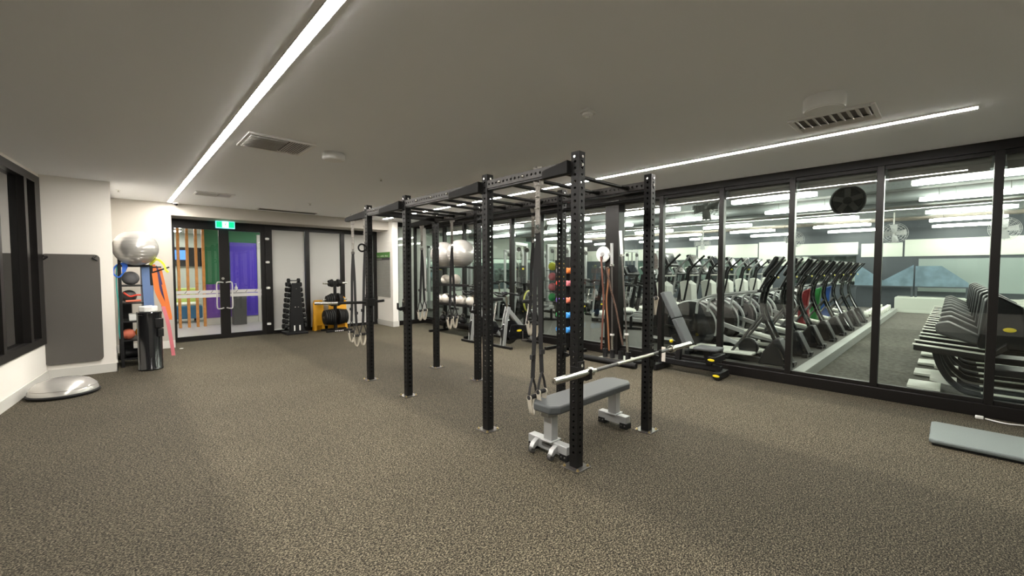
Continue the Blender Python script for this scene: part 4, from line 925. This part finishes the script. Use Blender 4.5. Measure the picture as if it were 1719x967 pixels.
# beams and ducts
for k, x in enumerate((8.3, 11.6, 14.6, 17.6)):
    struct(MB().box(x, x + .35, -4.9, 17.3, 3.2, GC).build('trim_%d' % (10 + k), 'duct', smooth=False), 'grey soffit beam under the gym ceiling')
for k, (x, r_) in enumerate(((7.5, .14), (9.9, .16), (13.5, .14))):
    o = tag(MB().cyl(r_, -4.9, 17.3, 20, 'Y', (x, 0, 3.29)).torus(r_, .012, (x, 0, 3.29), 'Y', 20, 6).torus(r_, .012, (x, 3, 3.29), 'Y', 20, 6).torus(r_, .012, (x, 6, 3.29), 'Y', 20, 6).build('air_duct', 'duct'), '%s round grey duct from the glass wall under gym ceiling' % ORD[k], 'duct', 'round ducts of the gym')
# gym lights
n = 0
lamp0 = None
for r_, x in enumerate((10.4, 12.9, 15.9, 18.6, 21.2)):
    for q, y in enumerate((-2.6, -.25, 2.75, 5.6, 8.4, 11.2, 14.2)):
        lab = 'long gym light, %s row from the glass and %s along from the treadmill end' % (ORD[r_], ORD[q])
        if lamp0 is None:
            lamp0 = thing('gym_light', lab, 'ceiling light', (x, y, 3.1), 0, 'long lights under the gym ceiling')
            MB().box(-.05, .05, -.70, .70, .035, .06).build('housing', 'white', lamp0, smooth=False)
            MB().prism([(-.10, -.75), (-.06, -.80), (.06, -.80), (.10, -.75), (.10, .75), (.06, .80), (-.06, .80), (-.10, .75)], -.035, .035, 'Z').build('diffuser', 'gymlamp', lamp0, smooth=False)
            MB().cyl(.006, .05, .345, 8, 'Z', (0, -.5, 0)).cyl(.006, .05, .345, 8, 'Z', (0, .5, 0)).build('hanger', 'grey', lamp0)
        else: dup(lamp0, (x, y, 3.1), 0, lab)
# fans
def fan(lab):
    t = thing('ceiling_fan', lab, 'fan', (0, 0, 0), 0, 'caged fans hanging in the gym')
    c = MB()
    for rr, d in ((.30, 0), (.26, .05), (.20, .07), (.13, .085), (.06, .09)):
        c.torus(rr, .004, (-d, 0, 0), 'X', 32, 5).torus(rr, .004, (d, 0, 0), 'X', 32, 5)
    for k in range(16):
        a = k * math.pi / 8
        for s_ in (-1, 1): c.tube([(s_ * .09, .03 * math.cos(a), .03 * math.sin(a)), (s_ * .075, .18 * math.cos(a), .18 * math.sin(a)), (0, .30 * math.cos(a), .30 * math.sin(a))], .003, 4)
    c.build('cage', 'silver', t, smooth=False)
    b = MB()
    for k in range(4): b.at((0, 0, 0), rx=k * math.pi / 2).add([(-.03, -.05, .03), (.03, .05, .03), (.035, .11, .25), (-.035, -.06, .25), (-.026, -.05, .03), (.034, .05, .03), (.039, .11, .25), (-.031, -.06, .25)], [(0, 1, 2, 3), (7, 6, 5, 4), (0, 4, 5, 1), (1, 5, 6, 2), (2, 6, 7, 3), (3, 7, 4, 0)])
    b.build('blades', 'silver', t)
    MB().cyl(.06, .09, .22, 16, 'X').build('motor', 'white', t)
    MB().tube([(.16, 0, 0), (.18, 0, .18), (.18, 0, .62)], .018, 8).build('bracket', 'white', t)
    return t
f0 = fan('caged fan hanging behind the second glass bay from the thick column'); f0.location = (8.9, 3.55, 2.84)
for x, y, lab in ((17.0, 6.9, 'small caged fan above the cable machine with lime balls'), (17.5, 3.9, 'small caged fan above the far mirror and console row'), (9.6, 8.8, 'caged fan seen between the rig posts'), (16.5, 1.2, 'small caged fan above the far end of platform edge'), (16.8, -.9, 'small caged fan over the bench machines near the end')):
    dup(f0, (x, y, 2.83 if x < 12 else 2.62), R(10), lab)
t = thing('column_fan', 'dark round fan under gym ceiling behind the third glass bay', 'fan', (10.4, 1.45, 2.90))
MB().torus(.26, .03, (0, 0, 0), 'X', 32, 8).cyl(.26, .05, .07, 32, 'X').build('drum', 'black', t)
b = MB()
for k in range(5): b.at((0, 0, 0), rx=k * R(72)).box(-.02, .02, -.04, .05, .04, .235)
b.build('blades', 'grey', t)
MB().cyl(.07, -.04, .08, 16, 'X').build('hub', 'black', t)
MB().tube([(.10, 0, 0), (.10, 0, .55)], .02, 8).build('bracket', 'black', t)

# ---- machine builders
def elliptical(lab):
    # user faces +y; drive disc at the front, foot pads reach back towards -y
    t = thing('cross_trainer', lab, 'cross trainer', (0, 0, 0), 0, 'cross trainers with silver drive covers')
    for s_ in (-1, 1):
        MB().lathe([(.40, s_ * .14), (.43, s_ * .16), (.43, s_ * .20), (.37, s_ * .22), (.05, s_ * .225)], 36, 'X', (0, .0, .42)).build('drive_cover', 'blackgloss', t)
        MB().torus(.415, .036, (s_ * .17, 0, .42), 'X', 26, 8, R(15), R(200), .9).build('cover_rim', 'silver', t)
        dz = .10 * s_
        MB().prism([(-.18, .50 + dz * .6), (-.16, .43 + dz * .6), (-.95, .17 + dz), (-1.30, .12 + dz), (-1.30, .16 + dz), (-.95, .24 + dz)], s_ * .13 - .025, s_ * .13 + .025, 'X').build('pedal_arm', 'silver', t, bevel=.004)
        MB().prism([(-.80, .30 + dz), (-.80, .27 + dz), (-1.25, .17 + dz), (-1.28, .24 + dz), (-1.25, .21 + dz)], s_ * .13 - .08, s_ * .13 + .08, 'X').build('foot_pad', 'offwhite', t, bevel=.008)
        MB().tube(spline([(s_ * .24, .60, .75), (s_ * .25, .52, 1.15), (s_ * .25, .48, 1.40), (s_ * .24, .28, 1.62), (s_ * .22, .20, 1.70)], 5), .020, 10).build('moving_handle', 'black' if s_ < 0 else 'silver', t)
        MB().tube([(s_ * .26, .60, .78), (s_ * .24, .45, .38), (s_ * .22, .2, .36)], .024, 8).build('link_rod', 'black', t)
    MB().prism([(.48, .78), (.70, .78), (.74, 1.16), (.62, 1.20), (.50, 1.12)], -.15, .15, 'X').build('mast_housing', 'offwhite', t, bevel=.02)
    MB().prism([(.40, .14), (.80, .14), (.72, .80), (.48, .80)], -.13, .13, 'X').build('mast_cover', 'black', t, bevel=.015)
    MB().prism([(.60, 1.15), (.68, 1.15), (.60, 1.50), (.54, 1.50)], -.04, .04, 'X').build('mast', 'black', t)
    MB().at((0, .50, 1.60), rx=R(-28)).box(-.21, .21, -.03, .03, -.14, .14).build('console', 'black', t, bevel=.02)
    MB().at((0, .50, 1.60), rx=R(-28)).box(-.15, .15, -.034, -.03, -.09, .09).build('screen', 'screen', t)
    MB().tube([(-.22, .50, 1.30), (.22, .50, 1.30)], .018, 8).build('fixed_handle', 'brushed', t)
    MB().box(-.10, .10, -1.25, .80, .0, .08).box(-.24, .24, -1.22, -1.12, 0, .06).box(-.26, .26, .72, .82, 0, .06).build('base', 'black', t, bevel=.006)
    return t
PZ = .14
e0 = elliptical('silver and black cross trainer, first in row from the glass'); e0.location = (7.70, 3.22, PZ)
for k in range(1, 7): dup(e0, (7.70 + 1.08 * k, 3.22, PZ), 0, 'silver and black cross trainer, %s in row from the glass' % ORD[k])

def climber(lab, colour=None, nm=None):
    # stands with its front shroud at the platform edge, the user faces -y
    t = thing('exercise_machine', lab, 'exercise machine', (0, 0, 0), 0, 'machines along the platform edge')
    MB().prism([(0, .0), (.46, .0), (.38, .20), (.25, .40), (.18, .40)], -.13, .13, 'X').build('front_shroud', 'black', t, bevel=.02)
    for s_ in (-1, 1):
        MB().tube(spline([(s_ * .12, .06, .02), (s_ * .10, .26, .42), (s_ * .09, .42, .82), (s_ * .09, .40, 1.12), (s_ * .08, .30, 1.32)], 4), .026, 8).build('mast_leg', 'blackgloss', t)
        MB().tube([(s_ * .16, .88, .04), (s_ * .11, .40, .76)], .02, 8).build('rear_stay', 'grey', t)
        MB().tube(spline([(s_ * .20, .44, 1.10), (s_ * .23, .86, 1.04), (s_ * .235, 1.10, 1.00), (s_ * .235, 1.30, .90), (s_ * .23, 1.34, .70)], 5), .020, 8).build('side_rail', 'silver', t)
        MB().prism([(.50, .16), (.50, .12), (1.45, .10), (1.45, .145)], s_ * .135 - .09, s_ * .135 + .09, 'X').build('step', 'offwhite', t, bevel=.01)
        MB().tube([(s_ * .20, .42, 1.12), (s_ * .24, .30, 1.36), (s_ * .20, .12, 1.60)], .016, 8).build('upper_handle', 'black', t)
    MB().box(-.22, .22, .40, .46, 1.08, 1.12).build('cross_bar', 'black', t, bevel=.01)
    MB().at((0, .30, 1.46), rx=R(30)).box(-.20, .20, -.035, .035, -.17, .17).build('console', 'black', t, bevel=.03)
    MB().at((0, .30, 1.46), rx=R(30)).box(-.15, .15, .035, .039, -.11, .11).build('screen', 'screen', t)
    MB().at((0, .30, 1.46), rx=R(30)).box(-.17, .17, -.05, -.03, .12, .155).build('console_lip', 'offwhite', t, bevel=.004)
    MB().at((0, .24, 1.30)).sphere((0, 0, 0), .03, 14, 8, (1.7, .3, .6)).build('badge', 'yellowdecal', t)
    MB().lathe([(.12, -.05), (.14, -.03), (.14, .03), (.12, .05), (.04, .055)], 30, 'X', (0, .62, .22)).build('drive_cover', 'black', t)
    MB().box(-.05, .05, .0, 1.55, .0, .07).box(-.22, .22, 1.45, 1.53, 0, .06).box(-.22, .22, .02, .10, 0, .05).build('base', 'black', t, bevel=.006)
    if colour: MB().prism([(.46, .24), (.66, .26), (.66, .62), (.58, .98), (.46, 1.04), (.50, .70)], -.08, .08, 'X').build('coloured_cowl', colour, t, bevel=.02)
    return t
c0 = climber('black machine at the platform edge, closest to the glass wall'); c0.location = (7.15, 1.54, PZ)
for k in range(1, 8):
    col = {3: ('redpaint', 'red'), 4: ('greenpaint', 'green'), 5: ('bluepaint', 'blue')}.get(k)
    x = 7.15 + 1.08 * k
    if col: c = climber('exercise machine with %s frame at the platform edge' % col[1], col[0]); c.location = (x, 1.54, PZ)
    else: dup(c0, (x, 1.54, PZ), 0, 'black machine at the platform edge, %s from the glass wall' % ORD[k])

def treadmill(lab):
    # user faces +y
    t = thing('treadmill', lab, 'treadmill', (0, 0, 0), 0, 'treadmills in the second gym row')
    MB().box(-.30, .30, -.85, .75, .06, .17).build('deck', 'black', t, bevel=.01)
    MB().box(-.22, .22, -.85, .55, .17, .175).build('belt', 'rubber', t)
    for q_ in (-.36, .30): MB().box(q_, q_ + .06, -.85, .7, .10, .19).build('side_step', 'silver', t, bevel=.006)
    MB().prism([(.45, .10), (.85, .08), (.88, .20), (.70, .30), (.48, .24)], -.34, .34, 'X').build('motor_hood', 'offwhite', t, bevel=.03)
    for s_ in (-1, 1):
        MB().prism([(.62, .15), (.74, .15), (.52, 1.28), (.44, 1.28)], s_ * .36 - .03, s_ * .36 + .03, 'X').build('upright', 'black', t, bevel=.006)
        MB().tube(spline([(s_ * .36, .48, 1.05), (s_ * .36, .2, 1.0), (s_ * .36, -.05, .98), (s_ * .36, -.12, .92)], 4), .022, 8).build('handrail', 'black', t)
        MB().box(s_ * .28 - .05, s_ * .28 + .05, .7, .86, 0, .10).build('foot', 'rubber', t)
    MB().at((0, .46, 1.36), rx=R(-30)).box(-.36, .36, -.04, .04, -.12, .16).build('console', 'black', t, bevel=.03)
    MB().at((0, .46, 1.42), rx=R(-30)).box(-.2, .2, -.046, -.04, -.10, .14).build('screen', 'screen', t)
    MB().at((0, .46, 1.36), rx=R(-30)).box(-.38, .38, .0, .05, .14, .18).build('console_lip', 'offwhite', t, bevel=.006)
    MB().box(-.05, .05, .0, 0.01, 0, .06).box(-.3, .3, -.8, -.7, 0, .06).build('rear_foot', 'rubber', t)
    return t
tm = treadmill('black treadmill with white motor hood, first in second row from the glass'); tm.location = (9.9, 6.0, PZ)
for k in range(1, 9): dup(tm, (9.9 + 1.05 * k, 6.0, PZ), 0, 'black treadmill with white motor hood, %s in second row from the glass' % ORD[k])

def cable_tower(lab):
    t = thing('cable_machine', lab, 'cable machine', (0, 0, 0), 0, 'tall cable machines deep in the gym')
    for s_ in (-1, 1):
        MB().box(s_ * .42 - .04, s_ * .42 + .04, -.05, .05, 0, 2.25).build('upright', 'silver', t, bevel=.006)
        MB().box(s_ * .42 - .05, s_ * .42 + .05, -.55, .55, 0, .08).build('foot', 'black', t, bevel=.006)
    MB().box(-.46, .46, -.05, .05, 2.17, 2.27).build('top_beam', 'silver', t, bevel=.006)
    w = MB()
    for k in range(14): w.box(-.16, .16, -.09, .09, .10 + k * .055, .148 + k * .055)
    w.build('weight_stack', 'black', t, bevel=.003)
    for q_ in (.12, -.12): MB().cyl(.012, .08, 2.17, 8, 'Z', (q_, 0, 0)).build('guide_rod', 'chrome', t)
    MB().box(-.2, .2, -.1, -.09, .9, 1.55).build('guard', 'black', t)
    MB().at((0, -.10, 1.45)).sphere((0, 0, 0), .04, 14, 8, (2.0, .2, .8)).build('badge', 'yellowdecal', t)
    for q_ in (.30, -.30): MB().cyl(.07, -.02, .02, 20, 'X', (q_, -.1, 2.05)).build('pulley', 'grey', t)
    for q_ in (.30, -.30): MB().tube([(q_, -.17, 2.05), (q_, -.17, 1.3 + q_ * .1)], .006, 6).build('cable', 'black', t)
    MB().box(-.15, .15, -.75, -.35, .45, .55).build('seat', 'cushion', t, bevel=.02)
    MB().box(-.14, .14, -.38, -.30, .55, 1.1).build('backrest', 'cushion', t, bevel=.02)
    MB().box(-.04, .04, -.7, -.05, .36, .45).box(-.04, .04, -.6, -.52, 0, .4).build('seat_beam', 'silver', t, bevel=.006)
    return t
ct = cable_tower('tall silver cable machine, first behind the bikes'); ct.location = (7.95, 9.95, PZ); ct.rotation_euler = (0, 0, R(10))
k = 0
for x, y, a in ((9.3, 9.4, 20), (10.9, 9.2, -15), (12.6, 9.6, 5), (14.3, 9.2, 40), (16.0, 9.5, -10), (17.8, 9.1, 15), (8.4, 12.6, 0), (10.3, 13.0, 30), (12.3, 12.8, -20), (14.4, 13.2, 10), (16.6, 13.0, 0), (8.0, 15.4, -10)):
    k += 1
    row = 'near' if k < 7 else 'back'
    dup(ct, (x, y, PZ), R(a), 'tall silver cable machine in the %s line, %s from the glass wall' % (row, ORD[(k if k < 7 else k - 7)]) if k < 12 else 'tall silver cable machine in the far corner of the gym')
for k, (x, y, a) in enumerate(((8.0, 7.95, 0), (8.1, 8.75, 10), (10.3, 7.7, 0), (11.4, 7.8, -8), (12.5, 7.7, 5), (13.6, 7.8, 0), (14.7, 7.7, -5), (15.8, 7.8, 0))):
    dup(b0, (x, y, PZ), R(a), 'black indoor bike on the gym platform, %s from the glass wall' % ORD[k], 'indoor bikes on the gym platform')
o = thing('wall_mirror', 'added long mirror on the side wall behind the tall cable machines', 'mirror', (0, 17.37, 0))  # mirror added to reflect the lamps and repeat the machines
MB().box(8.0, 20.5, .0, .01, .55, 2.15).build('glass', 'mirror', o, smooth=False)
MB().box(7.96, 20.54, -.005, .0, .51, .55).box(7.96, 20.54, -.005, .0, 2.15, 2.19).box(7.96, 8.0, -.005, 0, .55, 2.15).box(20.5, 20.54, -.005, 0, .55, 2.15).build('frame', 'gymdark', o, smooth=False)
# rack of coloured balls among the cable machines
t = thing('gym_ball_rack', 'ball stand with yellow pink and green balls behind the bikes', 'ball rack', (9.3, 7.9, PZ))
MB().box(-.03, .03, -.03, .03, 0, 1.7).box(-.25, .25, -.25, .25, 0, .05).build('column', 'steel', t, bevel=.004)
for z in (.5, .8, 1.1, 1.4): MB().box(-.12, .12, -.30, .30, z - .015, z).build('shelf', 'steel', t)
for k, (y, z, m_, cl) in enumerate(((-.16, 1.4, 'yellow', 'yellow'), (.16, 1.4, 'acid', 'lime'), (-.16, 1.1, 'yellow', 'yellow'), (.16, 1.1, 'pink', 'pink'), (-.16, .8, 'red', 'red'), (.16, .8, 'pink', 'pink'), (-.16, .5, 'grassgreen', 'green'), (.16, .5, 'grassgreen', 'green'))):
    o = MB().sphere((0, 0, 0), .12, 20, 14).torus(.12, .003, (0, 0, 0), 'Z', 20, 5).build('soft_ball', m_); o.location = (9.3 - .0, 7.9 + y, PZ + z + .12)
    tag(o, '%s ball on the %s shelf down of gym ball stand, %s half' % (cl, ORD[k // 2], 'rig side' if k % 2 == 0 else 'corner side'), 'ball', 'coloured balls on the gym ball stand')
# yellow rimmed wheels of the rowers just behind the glass
for k, (x, y) in enumerate(((7.55, 7.45), (7.55, 4.95))):
    t = thing('rowing_machine', ['rowing machine with yellow rimmed fan, behind the badge bike', 'rowing machine with yellow rimmed fan, behind the hanging strap'][k], 'rowing machine', (x, y - .2, PZ), R(20), 'yellow rimmed rowing machines')
    MB().lathe([(.22, -.09), (.25, -.07), (.25, .07), (.22, .09), (.04, .095)], 32, 'Y', (-.3, 0, .66)).build('fan_housing', 'black', t)
    MB().torus(.245, .022, (-.3, -.06, .66), 'Y', 36, 8).build('fan_rim', 'lime', t)
    MB().box(-.15, 1.5, -.05, .05, .34, .42).build('rail', 'silver', t, bevel=.006)
    MB().box(-.38, -.30, -.28, .28, 0, .06).box(-.37, -.31, -.04, .04, .05, .48).box(1.40, 1.46, -.25, .25, 0, .06).box(1.40, 1.46, -.03, .03, .05, .36).build('foot', 'black', t, bevel=.006)
    MB().box(.55, .85, -.16, .16, .43, .50).build('seat', 'cushion', t, bevel=.02)
    MB().at((-.2, 0, 1.0), ry=R(-20)).box(-.02, .02, -.12, .12, -.10, .10).build('console', 'black', t, bevel=.01)
    MB().tube([(-.25, 0, .85), (-.21, 0, 1.0)], .018, 8).build('console_arm', 'black', t)

# right side: row of bench machines standing on the gym floor
def bench_machine(lab):
    t = thing('bench_machine', lab, 'strength machine', (0, 0, 0), 0, 'bench machines beside the open gym floor')
    for s_ in (-1, 1):
        MB().prism([(.0, .60), (.0, .52), (-.62, .47), (-.80, .62), (-.78, .70), (-.64, .55)], s_ * .22 - .05, s_ * .22 + .05, 'X').build('rail', 'black', t, bevel=.01)
        MB().prism([(.01, .602), (-.62, .555), (-.64, .552), (-.62, .545), (.01, .592)], s_ * .22 - .052, s_ * .22 + .052, 'X').build('rail_cap', 'offwhite', t)
        MB().tube(spline([(s_ * .22, -.20, .52), (s_ * .22, -.26, .32), (s_ * .22, -.38, .14), (s_ * .22, -.60, .05), (s_ * .22, -1.5, .045)], 6), .035, 8).build('curved_leg', 'black', t)
        MB().box(s_ * .22 - .03, s_ * .22 + .03, -1.55, -.60, .07, .085).build('rail_trim', 'offwhite', t)
        MB().tube([(s_ * .24, -1.05, .40), (s_ * .24, -1.25, .78), (s_ * .22, -1.55, .82)], .03, 8).build('press_arm', 'black', t)
        MB().prism([(-1.28, .82), (-1.58, .86), (-1.58, .84), (-1.28, .79)], s_ * .23 - .03, s_ * .23 + .03, 'X').build('arm_cap', 'offwhite', t)
    MB().prism([(-.16, .18), (-.16, .14), (-.40, .10), (-.40, .15)], -.19, .19, 'X').build('step_plate', 'offwhite', t, bevel=.004)
    MB().prism([(.05, .05), (.05, .02), (-.26, .0), (-.26, .05)], -.22, .22, 'X').build('foot_plate', 'offwhite', t, bevel=.004)
    MB().box(-.20, .20, -1.30, -.66, .30, .38).build('cross_frame', 'black', t, bevel=.01)
    MB().prism([(-.58, .62), (-.58, .74), (-.30, .90), (-.18, .86), (-.20, .74)], -.14, .14, 'X').build('seat_pad', 'cushion', t, bevel=.03)
    MB().prism([(-.55, .60), (-.95, .60), (-.90, 1.12), (-.70, 1.25), (-.60, 1.20)], -.17, .17, 'X').build('shroud', 'black', t, bevel=.03)
    MB().at((-.175, -.80, .85)).sphere((0, 0, 0), .03, 14, 8, (.1, 1.8, .9)).build('badge', 'yellowdecal', t)
    MB().box(-.24, .24, -1.6, -1.5, 0, .05).build('rear_foot', 'black', t, bevel=.006)
    return t
bm0 = bench_machine('black bench machine with pale rails, closest to the glass wall'); bm0.location = (7.72, .32, 0)
# the nearest machine shows only its rails: keep its twin shape for the row behind it
for k in range(1, 9): dup(bm0, (7.72 + .98 * k, .30, 0), 0, 'black bench machine with pale rails, %s from the glass wall' % ORD[k])
tm2 = dup(tm, (7.9, -2.4, 0), R(180), 'black treadmill behind the bench machines, closest to glass', 'treadmills behind the bench machines')
for k in range(1, 8): dup(tm2, (7.9 + 1.1 * k, -2.4, 0), R(180), 'black treadmill behind the bench machines, %s from the glass' % ORD[k])
# low row of pale dumbbells on the platform edge far down
for k in range(8):
    o = thing('floor_dumbbell', 'pale hand weight lying along the platform edge, %s from nearest' % ORD[k], 'dumbbell', (16.2 + .5 * k, 1.62, .14 + .10), R(90), 'pale hand weights on the platform edge')
    for s_ in (-1, 1): MB().cyl(.10, s_ * .06, s_ * .16, 12, 'X').build('head', 'offwhite', o)
    MB().tube([(-.07, 0, 0), (.07, 0, 0)], .02, 8).build('grip', 'brushed', o)
